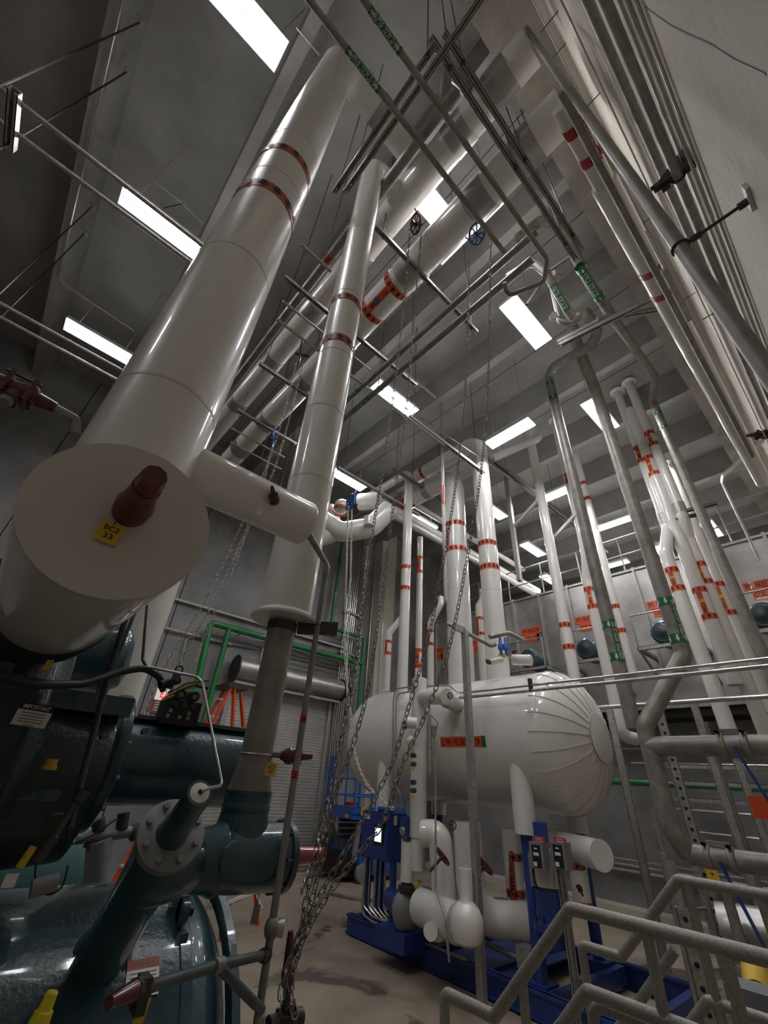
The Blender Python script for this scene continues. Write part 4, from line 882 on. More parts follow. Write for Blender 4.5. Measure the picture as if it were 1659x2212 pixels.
s_ = at(775, 1085, 9.3); build(MB().lathe(s_, at(860, 1078, 8.9)-s_, [(0, .1), (.02, .235), (.6, .24)], WHITE, 32), 'stub', t)
build(MB().tube([at(842, 1100, 8.9), at(800, 1140, 8.9), at(735, 1150, 8.9), at(690, 1120, 8.9)], .26, WHITE, 32, .35), 'sweep', t)
build(MB().cyl(at(797, 1118, 8.5), at(796, 1136, 8.5), .12, WHITE, 20), 'nozzle', t)
build(MB().ball(at(738, 1095, 8.6), .2, WHITE, 24), 'domed_end', t)
build(MB().tube([at(705, 1100, 9), at(725, 1150, 9), at(690, 1160, 9)], .24, WHITE, 24, .2), 'lower_sweep', t)
c = at(737, 1103, 8.6); band(t, c, nrm(V(.1, .1, 1)), .2, .06, ORANGE, n=10)
tB, BB = triser('tank_riser', 'second fat white riser on the tank with downward arrow bands', (1046, 1100), 8.25, .205, 9.75, (1179, 1230), lead=lambda B: [V(B[0], B[1]+2.2, 9.75)], arrow=-1)
band(tB, go(V(BB[0], BB[1], 9.75), 'y', px=917), (0, 1, 0), .205, .1, ORANGE, n=10)
t, B = triser('slim_riser', 'white riser with two arrow bands at left of the fat tank risers', (878, 1200), 9.0, .115, 9.4, (1227, 1272), lead=lambda B: [V(B[0]-.1, B[1]+1.8, 9.3)])
t, B = triser('slim_riser', 'thin white riser behind, with an orange label near its top', (907, 1200), 10.4, .085, 8.1, (1206, 1236, 1406, 1440), ((1208, 1234, -.5), (1408, 1438, -.5)))
for nm, pts, r, bds in (('leftmost bent riser behind the tank shoulder', [(876, 1325, 9.6), (840, 1368, 9.6)], .075, (1387, 1412)), ('bent riser between slim and fat tank risers', [(952, 1305, 9.5), (930, 1345, 9.5)], .075, (1364, 1392)), ('bent riser between the two fat tank risers', [(1046, 1290, 9.4), (1034, 1310, 9.4)], .085, (1337, 1370))):
    q = [at(*p) for p in pts]; lo_ = go(q[-1], 'z', py=1490); t = pipe('bent_riser', 'white '+nm, [q[0]+V(.3, .25, .3), q[0], q[-1], lo_], r, WHITE, bend=.15)
    for py in bds: band(t, go(q[-1], 'z', py=py), (0, 0, 1), r, .07, ORANGE, n=6)
    a_, b_ = [go(q[-1], 'z', py=py) for py in bds]; strip(t, (a_+b_)/2, (0, 0, 1), r, float(a_[2]-b_[2]), .06, 'AMMONIA', ORANGE, INK, -.7)
# thin full height tube with label in front of tank riser, joined to overhead elbow
B = at(958, 1100, 7.6); tp = go(B, 'z', py=868)
t = pipe('thin_post_pipe', 'thin grey pipe dropping from an overhead elbow in front of the tank risers', [P(870, 800, z=float(tp[2])), tp, go(B, 'z', py=1300)], .038, GALV, part='tube', bend=.05)
band(t, go(B, 'z', py=1052), (0, 0, 1), .045, .05, ORANGE, n=5); band(t, go(B, 'z', py=1088), (0, 0, 1), .045, .05, ORANGE, n=5); strip(t, go(B, 'z', py=1070), (0, 0, 1), .046, .45, .05, 'LIQ', ORANGE, INK, -.2)
# galvanised square post in front of the tank, carrying the nozzle manifold
pt = P(1003, 1362, x=5.59)
t = thing('square_post', (5.59, 4.29, 0), 'tall galvanised square post standing before the tank centre', 'post')
build(MB().box((5.545, 4.245, 0), (5.635, 4.335, pt[2]), GALV), 'post', t); build(MB().box((5.49, 4.19, 0), (5.69, 4.39, .015), GALV), 'base_plate', t)
build(MB().box((5.3, 4.27, pt[2]-.06), (5.6, 4.31, pt[2]+.05), GALV), 'top_bracket', t)
zt = pt[2]+.05; mb = MB(); q = [at(965, 1347, 7.2), at(990, 1357, 7.2), at(1060, 1395, 7.3), at(1075, 1378, 7.4), at(1105, 1368, 7.6), at(1130, 1383, 7.6)]
t = thing('nozzle_manifold', q[2], 'steel relief manifold with two small blue valves above the tank', 'valve')
build(MB().tube(q[:3]+[at(1072, 1392, 7.3)], .034, STEEL, 12, .05).tube([at(1058, 1376, 7.3), at(1098, 1367, 7.5), at(1130, 1383, 7.6)], .04, STEEL, 12, .1), 'piping', t)
for px in (1081, 1092): c = at(px, 1390, 7.4); build(MB().lathe(c, (0, 0, -1), [(-.1, .02), (0, .03), (.02, .045), (.1, .045), (.12, .025), (.2, .03)], BLUEL, 12), 'relief_valve', t); build(MB().beam(c+V(-.09, 0, -.21), c+V(.09, 0, -.21), .02, .02, YEL), 'tag', t)
mb = MB(); c = at(1108, 1425, 7.6); mb.lathe(c, at(1140, 1426, 7.5)-c, [(0, .085), (.32, .09), (.33, .07)], WHITE, 24); mb.cyl(at(1060, 1430, 7.6), at(1085, 1425, 7.7), .05, WHITE, 18)
simple('insulated_nozzle', 'short white jacketed nozzle pointing right on top of the tank', 'fitting', mb); service_valve(at(1052, 1432, 7.4), V(.3, -1, 0), .035, 'small red valve beside the tank top nozzle', stemd=V(-1, 0, .3)); service_valve(at(1108, 1405, 7.4), V(0, 0, -1), .028, 'tiny red valve stem below the blue relief valves', stemd=V(0, -1, .2))
# level column in front of the tank
B = V(5.7, 5.43, 0); z1 = go(V(5.7, 5.43, 3), 'z', py=1466)[2]; z2 = go(V(5.7, 5.43, 1.5), 'z', py=1808)[2]; z3 = go(V(5.7, 5.43, 1.2), 'z', py=1880)[2]
t = thing('level_column', (5.7, 5.43, z3), 'upright white jacketed level column standing before the tank', 'pipe')
build(MB().lathe((5.7, 5.43, z2), (0, 0, 1), [(0, .13), (z1-z2-.01, .13), (z1-z2, .12)], WHITE, 32), 'jacket', t); build(MB().cyl((5.7, 5.43, z3), (5.7, 5.43, z2), .108, WHITE, 28), 'lower_jacket', t)
a = go(V(5.6, 5.2, 3.3), 'z', py=1505); build(MB().tube([V(5.7, 5.35, a[2]), V(5.62, 5.2, a[2]), at(965, 1505, 7.1)], .12, WHITE, 28, .05), 'upper_branch', t); build(MB().tube([V(6.3, 4.95, a[2]-.06), at(965, 1510, 7.3)], .14, WHITE, 28), 'tank_nozzle', t)
c = at(972, 1503, 7.05); build(MB().torus(c, (-.4, -1, 0), .04, .01, REDV, 18, 6).cyl(c, c+V(.05, .1, 0), .01, IRON), 'handwheel', t)
c = at(878, 1560, 7.5); build(MB().cyl(c, at(900, 1562, 7.5), .085, WHITE, 20), 'side_nozzle', t); build(MB().ball(at(887, 1600, 7.5), .075, WHITE, 14), 'lower_nozzle', t)
mb = MB()
for py in (1632, 1651, 1690, 1708): mb.cyl(at(891, py, 7.45), at(895, py, 7.6), .035, IRON, 12)
build(mb, 'sight_port', t); mb = MB()
for py in (1623, 1660, 1722): c = at(892, py, 7.44); mb.box(c-V(.01, .02, .025), c+V(.01, .02, .025), YEL)
build(mb, 'port_tag', t)
for py in (1562, 1572): service_valve(at(874, py, 7.4), V(-.3, -1, 0), .025, 'tiny dark valve on the level column side nozzle, '+('upper' if py < 1570 else 'lower'), m=IRON, stemd=V(-1, 0, 0))
mb = MB(); c0 = at(927, 1540, 7.2); c1 = at(929, 1668, 7.2); mb.tube([c0, c1], .025, GALV, 10); mb.cyl(at(937, 1568, 7.2), at(937, 1590, 7.2), .04, GREYP, 12); mb.tube([at(938, 1590, 7.2), at(941, 1720, 7.2), at(941, 1920, 7.1), at(962, 1985, 6.9), go(at(970, 2060, 6.9), 'z', py=2078)], .014, GALV, 8, .1); mb.tube([at(930, 1545, 7.2), at(946, 1562, 7.2), at(942, 1578, 7.2)], .006, BLACK, 6, .05)
simple('level_sensor', 'slim grey level probe with conduit beside the white level column', 'sensor', mb)
# conduits arching over the tank and along it
TC = 5.85
for off, d in ((0, 'upper'), (1, 'lower')):
    py = 1484+9*off; a = P(1000, 1497+10*off, x=TC); b = go(a, 'y', px=1690); 
    mb = MB().tube([P(888, 1484+10*off, x=5.95), P(970, 1480+10*off, x=TC), P(992, 1497+10*off, x=TC), go(a, 'y', px=1010), b], .018+.006*off, CONDUIT, 10, .08)
    simple('long_conduit', 'galvanised conduit running right from above the tank, '+d+' of the pair', 'conduit', mb)
    mb = MB().tube([P(888, 1484+10*off, x=5.95), P(855+8*off, 1488+10*off, x=5.95), P(850+6*off, 1510, x=5.95), P(847+6*off, 1700, x=5.85), P(857+7*off, 1712, x=5.85), P(858+7*off, 1750, x=5.85)], .014, CONDUIT, 8, .06)
    simple('panel_conduit', 'thin conduit curving down the tank face to the blue panel, '+('outer' if off == 0 else 'inner'), 'conduit', mb)
a = P(1273, 1530, x=7.4); simple('long_conduit', 'single bright conduit running right below the pair, past tank head', 'conduit', MB().tube([a, go(a, 'y', px=1690)], .03, CONDUIT, 10))
mb = MB(); c = P(1146, 1480, x=TC); mb.box(c+V(-.03, -.02, -.09), c+V(.03, .02, .09), IRON); simple('conduit_clamp', 'small dark strap clamp on the long conduit pair', 'clamp', mb)

# ================================================================== SKID with its pumps
t = thing('blue_skid', (6.95, 5, 0), 'blue steel skid frame carrying the white tank and pumps', 'skid')
SX0, SX1, SY0, SY1 = 5.92, 8.0, 2.75, 7.25
for x in (SX0, SX1-.12):
    mb = MB(); mb.box((x+.03, SY0, .03), (x+.06, SY1, .25), BLUE).box((x, SY0, .22), (x+.12, SY1, .25), BLUE).box((x, SY0, .02), (x+.12, SY1, .04), BLUE); build(mb, 'side_rail', t)
for y in np.linspace(SY0, SY1-.1, 6): build(MB().box((SX0+.12, y, .06), (SX1-.12, y+.1, .23), BLUE), 'cross_beam', t)
build(MB().box((SX0+.12, 4.3, .17), (SX1-.12, 5.3, .19), BLUE).box((SX0+.1, 5.9, .03), (SX1-.1, 7.2, .05), DARK), 'deck_plate', t)
# pipework below the tank
def skp(nm, desc, pts, r, **k): return pipe(nm, desc, pts, r, WHITE, bend=r*1.9, seg=28, **k)
skp('pump_suction_pipe', 'fat white pipe elbowing forward under the tank middle', [at(1008, 1775, 7.6), go(at(1018, 1950, 7.6), 'z', py=1985), V(6.75, 4.05, .68)], .2)
skp('pump_suction_pipe', 'fat white pipe left of post dropping to a horizontal drum', [at(915, 1800, 7.7), at(950, 1800, 7.6), go(at(962, 1870, 7.6), 'z', py=1985)], .17)
t = thing('drain_drum', at(930, 1965, 7.4)-V(0, 0, .2), 'short fat white drum low on the skid, left of the square post', 'pipe')
build(MB().cyl(at(910, 1958, 7.7), at(990, 1995, 7.1), .2, WHITE, 32), 'drum', t); build(MB().cyl(at(945, 2000, 7.3), at(945, 2020, 7.2), .09, WHITE, 18).cyl(at(937, 2007, 7.3), at(930, 2012, 7.1), .09, WHITE, 18), 'drain_boot', t)
skp('bypass_pipe', 'slim white upright pipe with rounded foot, just left of the post', [go(at(1006, 1900, 7.0), 'z', py=1876), go(at(1006, 1900, 7.0), 'z', py=1985)], .085)
simple('float_vessel', 'rounded white jacketed pot beside the square post base', 'vessel', MB().lathe(at(1008, 2003, 6.9)+V(0, 0, -.16), (0, 0, 1), [(0, .1), (.04, .17), (.12, .2), (.25, .2), (.33, .16), (.38, .1)], WHITE, 28))
skp('hanging_riser', 'white pipe with red label ladder behind right of post under the tank', [at(1100, 1790, 8.2), go(at(1108, 1850, 8.2), 'z', py=1955)], .13)
hb = at(1108, 1850, 8.2); tt = [o for o in bpy.data.objects if o.name == 'hanging_riser'][0]
for py in (1850, 1928): band(tt, go(hb, 'z', py=py), (0, 0, 1), .13, .09, ORANGED, n=8)
strip(tt, go(hb, 'z', py=1889), (0, 0, 1), .13, .55, .1, 'AMMONIA', ORANGED, INK, -.3)
t = thing('tee_header', at(1270, 1840, 7.3), 'white jacketed horizontal stub with blunt end under the tank right end', 'pipe')
build(MB().cyl(at(1190, 1820, 7.9), at(1300, 1848, 7.0), .16, WHITE, 32), 'jacket', t)
q = at(1245, 1860, 7.4); build(MB().tube([at(1245, 1850, 7.4), go(q, 'z', py=1965)], .11, WHITE, 24), 'drop_leg', t)
for py in (1870, 1955): band(t, go(q, 'z', py=py), (0, 0, 1), .11, .07, ORANGED, n=8)
service_valve(at(1268, 1833, 7.1), V(-.3, -1, 0), .03, 'small red capped valve on the blunt white stub', stemd=V(1, -.3, 0)); service_valve(at(1246, 1915, 7.1), V(-.3, -1, 0), .03, 'small red capped valve on the right drop leg', stemd=V(.3, -.3, -1))
for (px, py, d, s) in ((978, 1783, 'small, on the left suction pipe', .05), (956, 1850, 'left of the square post, on edge', .11), (1048, 1870, 'right of the square post, on edge', .11)):
    c = at(px, py, 7.2); n_ = V(-.4, -1, 0) if s < .1 else V(.9, -.5, .9)
    t = thing('handwheel_valve', c, 'red valve handwheel, '+d, 'valve', 'red handwheels'); build(MB().torus(c, n_, s, s*.16, REDV, 24, 8), 'rim', t); mb = MB(); u, v, _ = frame(n_)
    for k in range(3): a_ = 2*math.pi*k/3; mb.cyl(c, c+(u*math.cos(a_)+v*math.sin(a_))*s, s*.1, REDV, 8)
    build(mb, 'spokes', t); build(MB().cyl(c, c-nrm(n_)*s*2.2, s*.18, IRON, 10), 'stem', t)
def pump(c, d, desc):
    c = np.array(c, float); t = thing('refrigerant_pump', c, desc, 'pump')
    build(MB().lathe(c+V(0, 0, .05), (0, 0, 1), [(0, .13), (.12, .14), (.14, .2), (.2, .2), (.22, .15), (.5, .15)], BLUE, 24), 'casing', t)
    build(MB().lathe(c+V(0, 0, .58), (0, 0, 1), [(0, .16), (.35, .16), (.36, .12)], WHITE2, 24), 'motor_can', t)
    build(MB().bolts(c+V(0, 0, .26), (0, 0, 1), .17, 8, .016, .05, IRON), 'flange_bolts', t); build(MB().lathe(c+V(0, 0, .95), (0, 0, 1), [(0, .09), (.25, .09), (.26, .06)], BLUE, 16), 'top_valve', t); return t
pump(go(at(1195, 2030, 7.0), 'z', py=2060), 0, 'blue and white pump on the skid behind the sloping handrail')
c = at(880, 1965, 7.9); t = thing('end_suction_pump', c-V(0, 0, .6), 'blue motor pump with round grey volute, left on the skid', 'pump')
build(MB().lathe(c, (-.3, -1, 0), [(-.15, .1), (-.1, .2), (0, .24), (.06, .2), (.1, .12)], GREYP, 28), 'volute', t); build(MB().lathe(c+V(.1, .1, 0), (.3, 1, 0), [(0, .13), (.55, .13)], BLUE, 24), 'motor', t); build(MB().box(c+V(-.15, -.1, -.42), c+V(.35, .5, -.22), BLUE), 'base', t)
build(MB().cyl(c+V(-.02, 0, .3), c+V(-.02, 0, .75), .1, WHITE, 20), 'discharge_jacket', t); build(MB().lathe(c+V(-.02, 0, .2), (0, 0, 1), [(0, .13), (.05, .13), (.06, .08), (.1, .08)], IRON, 20), 'flange', t)
build(MB().box(c+V(-.1, -.05, .78), c+V(.08, .1, 1.05), BLUE), 'actuator', t)
mb = MB(); mb.tube([at(906, 1903, 7.9), at(897, 1918, 7.8)], .022, YELB, 10); simple('yellow_stem_cap', 'yellow pipe handle near the grey pump volute', 'valve', mb)
mb = MB(); mb.tube([at(876, 1765, 8.1), at(878, 1830, 8.1)], .08, WHITE, 16); mb.ball(at(874, 1795, 7.9), .08, STAIN, 14); mb.ball(at(874, 1812, 7.5), .03, REDV, 8)
simple('foil_wrapped_valve', 'foil wrapped white valve behind the blue control panel', 'valve', mb)
# blue control panel
a = P(785, 1752, x=5.85); b = P(842, 1762, x=5.85); zt_, zb_ = float(a[2])+.02, float(P(845, 1866, x=5.85)[2])
t = thing('control_panel', (6.0, (a[1]+b[1])/2, zb_), 'blue control panel with a small screen, on blue legs at left skid end', 'panel')
Y_0, Y_1 = float(b[1]), float(a[1])
build(MB().box((5.85, Y_0, zb_), (6.25, Y_1, zt_), BLUE), 'cabinet', t); dr_ = build(MB().box((5.835, Y_0+.02, zb_+.02), (5.85, Y_1-.02, zt_-.02), BLUE), 'door', t)
yc = Y_0+(Y_1-Y_0)*.33
d_ = build(MB().box((5.822, yc-.12, zb_+.2), (5.836, yc+.12, zb_+.47), BLACK), 'screen_bezel', dr_); build(MB().box((5.818, yc-.07, zb_+.24), (5.823, yc+.09, zb_+.42), SCREEN), 'screen', dr_)
build(MB().cyl((5.78, Y_0+.1, zt_-.16), (5.85, Y_0+.1, zt_-.16), .04, BLACK, 18), 'rotary_switch', dr_); build(MB().box((5.826, Y_1-.2, zt_-.12), (5.836, Y_1-.04, zt_-.05), PAPER).box((5.826, Y_0+.04, zt_-.1), (5.836, Y_0+.14, zt_-.05), ORANGE), 'labels', dr_)
build(MB().box((5.95, Y_0-.005, zt_-.16), (6.02, Y_0, zt_-.03), PAPER), 'side_label', t); build(MB().cyl((6.0, Y_0+.08, zt_+.035), (6.0, Y_0+.45, zt_+.035), .035, BLUEL, 14), 'top_tube', t)
for y in (Y_0+.03, Y_1-.06): build(MB().box((5.97, y-.035, .25), (6.05, y+.035, zb_), BLUE), 'leg', t)
for i in range(5):
    y = Y_1-.1-.09*i; mb = MB().tube([(5.9+.03*i, y, zb_+.02), (5.9+.03*i, y, .42), (5.95+.03*i, y-.18, .32), (6.0+.03*i, y-1.2, .3)], .014, CONDUIT, 8, .1)
    simple('riser_conduit', 'grey conduit dropping from blue panel, number '+['one', 'two', 'three', 'four', 'five'][i]+' from its left leg', 'conduit', mb)
a = V(5.9, 6.9, .29); simple('skid_conduit', 'bright conduit lying along the blue skid edge', 'conduit', MB().tube([V(5.9, 6.85, 1.2), V(5.9, 6.85, .33), V(5.9, 6.6, .28), V(5.9, 4.75, .28)], .016, CONDUIT, 8, .12))
mb = MB().tube([V(6.3, 6.1, .42), V(6.3, 5.0, .4), V(6.3, 4.2, .36)], .03, GALV, 10); mb.tube([V(6.45, 6.6, .42), V(6.45, 5.5, .42)], .03, STEEL, 10); mb.box((6.2, 4.0, .3), (6.4, 4.2, .5), GALV); simple('skid_drain_line', 'grey drain line lying inside the blue skid', 'pipe', mb)
# twin switch boxes with red signs near the right end
for i, (px, pxs) in enumerate(((1162, 1165), (1209, 1210))):
    c = P(px, 1848, x=5.75); t = thing('switch_box', c-V(0, 0, .12), 'grey switch box with black face, '+('left' if i == 0 else 'right')+' of two by the blue leg', 'switch', 'pump switch boxes')
    build(MB().box(c+V(-.03, -.09, -.125), c+V(.12, .09, .125), GREYP), 'box', t); fc_ = build(MB().box(c+V(-.037, -.055, -.11), c+V(-.03, .055, .1), BLACK), 'face', t)
    mb = MB(); mb.box(c+V(-.041, -.035, .0), c+V(-.037, .035, .03), PAPER); mb.box(c+V(-.041, .0, -.1), c+V(-.037, .045, -.06), PAPER); mb.box(c+V(-.041, -.02, .06), c+V(-.037, .02, .075), PAPER); build(mb, 'face_label', fc_)
    build(MB().cyl(c+V(.02, .13, -.02), c+V(.02, .13, -.3), .02, GREYP, 10).beam(c+V(.02, .1, .05), c+V(.02, .13, -.02), .02, .03, GREYP), 'switch_handle', t)
    s = P(pxs, 1816 if i == 0 else 1820, x=5.76); mb = MB(); plate(mb, s, V(0, -1, 0), V(0, 0, 1), .15, .09, REDB, .004)
    for k in range(4): plate(mb, s+V(-.003, 0, .028-.018*k), V(0, -1, 0), V(0, 0, 1), .1, .007, PAPER, .001)
    simple('red_notice', 'small red notice above the '+('left' if i == 0 else 'right')+' switch box', 'sign', mb, 'red switch notices')
for px, d in ((1216, 'front'), (1222, 'rear')):
    a = P(px-10, 1870, x=5.8+.25*(d == 'rear')); simple('strut_post', 'galvanised channel post under the switch boxes, '+d+' one', 'post', MB().channel(a, V(a[0], a[1], .1), .05, GALV, up=[1, 0, 0]))
simple('pump_cable', 'dark flexible cable looping from the left switch box', 'cable', MB().tube([at(1150, 1870, 6.9), at(1152, 1900, 6.9), at(1170, 1930, 6.9), at(1200, 1942, 6.9)], .014, BLACK, 8, .1))

# ================================================================== RIGHT WALL PIPES (close to the viewpoint, above)
def hline(pa, y, r, desc, m, pyb, nm='wall_pipe', group=None, part='tube'):
    a = P(*pa, y=y); a = go(a, 'x', py=-60); b = go(a, 'x', py=pyb); t = pipe(nm, desc, [a, b], r, m, group=group, part=part, seg=20); return t, a
wz = 6.9
aw = P(1383, 542, z=wz); wa = go(aw, 'x', py=225); wb_ = go(aw, 'x', py=1040)
t = thing('wall_side_insulated_pipe', aw, 'long white jacketed pipe running high along the right wall with red labels', 'pipe')
build(MB().tube([go(aw, 'x', py=395), wb_], .115, WHITE, 32), 'jacket', t)
build(MB().tube([wa, go(aw, 'x', py=400)], .09, WHITE, 32), 'slim_jacket', t)
for py in (275, 338): band(t, go(aw, 'x', py=py), (1, 0, 0), .09, .09, REDB, n=6)
strip(t, (go(aw, 'x', py=275)+go(aw, 'x', py=338))/2, (1, 0, 0), .09, .42, .06, 'AMMONIA', REDB, PAPER, -.6)
for py in (580, 628): band(t, go(aw, 'x', py=py), (1, 0, 0), .115, .08, ORANGED, n=8, arrow=0)
a = P(1307, 380, z=6.6); pipe('brown_side_line', 'thin brown steel line strapped along the white wall side pipe', [go(a, 'x', py=200), go(a, 'x', py=985)], .03, STEEL, part='tube')
c = P(1655, 945, z=6.5); service_valve(c, V(-1, 0, 0), .07, 'dark red valve at right edge on the wall side line', stemd=V(0, 1, .6))
# vertical pipe clamped off the wall
an = P(1625, 430, y=Y0+.01); cl = P(1470, 535, x=float(an[0])); cl = P(1470, 535, x=1.32)
t = thing('wall_standoff_pipe', cl, 'weathered grey upright pipe held off the right wall by a threaded rod', 'pipe')
build(MB().cyl(go(cl, 'z', py=62), go(cl, 'z', py=1000), .026, STEEL, 24), 'tube', t)
t = thing('standoff_rod', an, 'threaded rod with wall plate and clamp holding the upright grey pipe', 'bracket')
build(MB().cyl(cl+V(0, -.03, 0), (cl[0], Y0+.02, cl[2]), .0065, IRON, 10), 'rod', t); build(MB().box((cl[0]-.06, Y0, cl[2]-.018), (cl[0]+.04, Y0+.012, cl[2]+.018), PAPER).cyl((cl[0], Y0+.01, cl[2]), (cl[0], Y0+.04, cl[2]), .014, IRON, 12), 'wall_plate', t)
build(MB().torus(cl, (0, 0, 1), .029, .005, IRON, 24, 6).cyl(cl+V(0, -.035, 0), cl+V(0, -.07, 0), .013, IRON, 8), 'clamp', t)
# horizontal conduits on the wall
cz = []
for i, (px, y, r, d) in enumerate(((1269, -.29, .021, 'first big zinc pipe along the right wall'), (1307, -.30, .021, 'second big zinc pipe along the right wall'), (1338, -.345, .008, 'first slim pipe tight on the wall beyond the big pair'), (1356, -.35, .008, 'second slim pipe tight on the wall beyond the big pair'), (1374, -.356, .006, 'outermost slim pipe on the right wall'), (1212, -.3, .006, 'thin conduit left of the big pair on the wall'), (1150, -.33, .008, 'thin conduit nearest the girder'))):
    t, a = hline((px, 0), y, r, d, GALV if i < 2 else CONDUIT, 980, 'wall_pipe', 'wall pipes above the viewpoint'); cz.append(a)
c = go(cz[1], 'x', py=380); t = thing('wall_bracket', c, 'dark triangular wall bracket clamping the zinc pipes', 'bracket')
mb = MB(); x, z = float(c[0]), float(c[2]); mb.add([(x-.015, Y0, z-.02), (x-.015, -.2, z+.03), (x-.015, Y0, z+.16), (x+.015, Y0, z-.02), (x+.015, -.2, z+.03), (x+.015, Y0, z+.16)], [(0, 1, 2), (5, 4, 3), (0, 3, 4, 1), (1, 4, 5, 2), (2, 5, 3, 0)], IRON); build(mb, 'gusset', t)
mb = MB()
for a in cz[:2]: q = go(a, 'x', py=385); mb.torus(q, (1, 0, 0), .025, .005, IRON, 18, 6); mb.cyl(q+V(0, .04, 0), q+V(0, .075, -.0), .012, IRON, 10)
build(mb, 'pipe_clamps', t)
for px, py, px2, py2 in ((1168, 70, 1195, 35), (1190, 130, 1210, 110), (1258, 240, 1272, 222), (1338, 455, 1368, 430), (1385, 485, 1400, 470), (1470, 652, 1508, 630), (1518, 690, 1542, 680)):
    a = P(px, py, y=-.2); b = V(a[0], Y0, a[2]); simple('wall_rod', 'short dark threaded rod off the right wall, '+{1168: 'topmost', 1190: 'second from top', 1258: 'third, by the red label', 1338: 'fourth, beside white pipe', 1385: 'fifth, beside the fourth', 1470: 'sixth, by the cable channel', 1518: 'lowest'}[px], 'rod', MB().cyl(a, b, .005, IRON, 6), 'short rods on the right wall')
mb = MB(); pts = [P(1395, 15, y=Y0), P(1450, 55, y=Y0), P(1490, 75, y=Y0), P(1535, 95, y=Y0), P(1590, 130, y=Y0), P(1655, 160, y=Y0)]
for a, b in zip(pts[:-1], pts[1:]): mb.beam(a, b, .006, .004, CONCW, up=[0, 1, 0])
build(mb, 'joint_crack', bpy.data.objects['wall_right'])
# slim acrylic cased line near the white pipe
a = P(1395, 500, z=6.3); mb = MB(); mb.tube([a, go(a, 'x', py=690)], .012, CONDUIT, 8); mb.box(go(a, 'x', py=580)-V(0, .02, .02), go(a, 'x', py=690)+V(0, .03, .03), GALV); simple('cable_tray', 'slim grey cable channel beside the white wall side pipe', 'tray', mb)
mb = MB(); q = [P(1659, 945, x=8.5), P(1562, 1030, x=8.5), P(1560, 1045, x=8.5), P(1640, 1210, x=8.6)]
for i in range(3): simple('looped_conduit', 'bright conduit turning down at the right frame edge, '+['outer', 'middle', 'inner'][i]+' of three', 'conduit', MB().tube([p+V(.06*i, .0, .06*i) for p in q], .018, CONDUIT, 8, .12), 'looped conduits at the right edge')
# brace angles from the girder side to the steel drops
for (a, b, d) in (((1210, 745), (1420, 640), 'upper'), ((1290, 690), (1445, 665), 'lower'), ((1205, 740), (1300, 690), 'short')):
    A = at(a[0], a[1], 4.9); B = P(b[0], b[1], z=float(A[2])+.1); strut(A, B, 'galvanised brace channel under the loops, '+d, .07, rods=(), nm='brace_channel', grp='brace channels at the loops')
for (a, b, d) in (((1138, 658), (1180, 595), 'below the arch'), ((1180, 590), (1230, 555), 'between the arch legs')):
    A = at(a[0], a[1], 3.6); B = at(b[0], b[1], 3.7); strut(A, B, 'light flat bar '+d, .035, rods=(), nm='flat_bar', grp='flat bars by the arch')
# struts under the top lines
for (a, b, z, d) in (((745, 415), (1120, 60), 6.75, 'long one below the glycol labels'), ((940, 95), (720, 420), 6.9, 'beside it'), ):
    A = P(*a, z=z); B = go(A, 'y', px=b[0]); strut(A, B, 'long channel along the hall near the top, '+d, .045, nm='long_channel', grp='long channels near the top')
for (a, b, d) in (((930, 80), (1240, 560), 'left'), ((960, 70), (1255, 540), 'right')):
    A = P(*a, z=7.0); B = go(A, 'x', py=b[1]); strut(A, B, 'brown channel crossing above the header ends, '+d, .05, rods=(.1, .5, .9), nm='cross_channel', grp='brown cross channels')

# ================================================================== PAIRED RAILS at upper left
for i, (pa, d) in enumerate((((0, 190), 'upper'), ((0, 262), 'second'), ((0, 655), 'third'), ((0, 685), 'lowest'))):
    z = 7.6 if i < 2 else 7.6; a = P(*pa, z=z); a0 = a-V(1.5, 0, 0); b = go(a, 'x', px=(430, 405, 245, 240)[i]); b = go(a, 'x', px=(560, 560, 330, 330)[i])
    pipe('hanging_rail', 'bare grey pipe at upper left, '+d+' of four', [a0, b], .028, GALV, part='tube', group='suspended pipes at upper left')
for (top, low, d) in (((303, 48), (28, 195), 'upper'), ((275, 155), (10, 325), 'second'), ((200, 445), (-10, 640), 'third'), ((184, 503), (0, 690), 'lowest')):
    A = P(*top, z=10.7); B = go(A, 'z', py=low[1]); mb = MB().tube([A, B-V(0, 0, .05)], .011, IRON, 6); mb.box(A-V(.05, .05, .03), A+V(.05, .05, .02), GALV); simple('hanger_rod', 'threaded rod holding left rails, '+d+' one', 'rod', mb, 'rods at upper left')
A, B = P(32, 195, z=7.55), P(22, 320, z=7.55); simple('rail_trapeze', 'bright channel joining the two upper left rails', 'strut', MB().channel(A, B, .09, GALV))
a = P(95, 742, z=10.5); 
# conduits on the beams that feed the lights
mb = MB(); x = -2.42+.0; mb.tube([P(270, -20, z=10.5), P(125, 605, z=10.5), P(290, 715, z=10.5)], .016, CONDUIT, 8, .15); mb.tube([P(200, 285, z=10.5), P(395, 440, z=10.5), P(440, 485, z=10.5)], .013, CONDUIT, 7); mb.tube([P(395, 440, z=10.5), P(350, 450, z=9.3)], .008, BLACK, 6)
simple('ceiling_conduit', 'thin conduit branching along the upper left ceiling beam to the lights', 'conduit', mb)
mb = MB(); mb.tube([P(640, 60, z=10.4), P(690, 120, z=10.4)], .014, CONDUIT, 7); simple('light_feed', 'short bright conduit at the end of the topmost light', 'conduit', mb)
for i, (pa, pb) in enumerate((((1075, 815), (1080, 930)), ((1085, 850), (1100, 925)), ((1145, 860), (1150, 920)), ((905, 900), (903, 1010)))):
    pass
a = P(870, 900, z=8.9); simple('roof_tube', 'slim bright tube from the central light to the right', 'tube', MB().tube([P(893, 893, z=8.9), P(1165, 1075, z=8.9)], .02, GALV, 8))
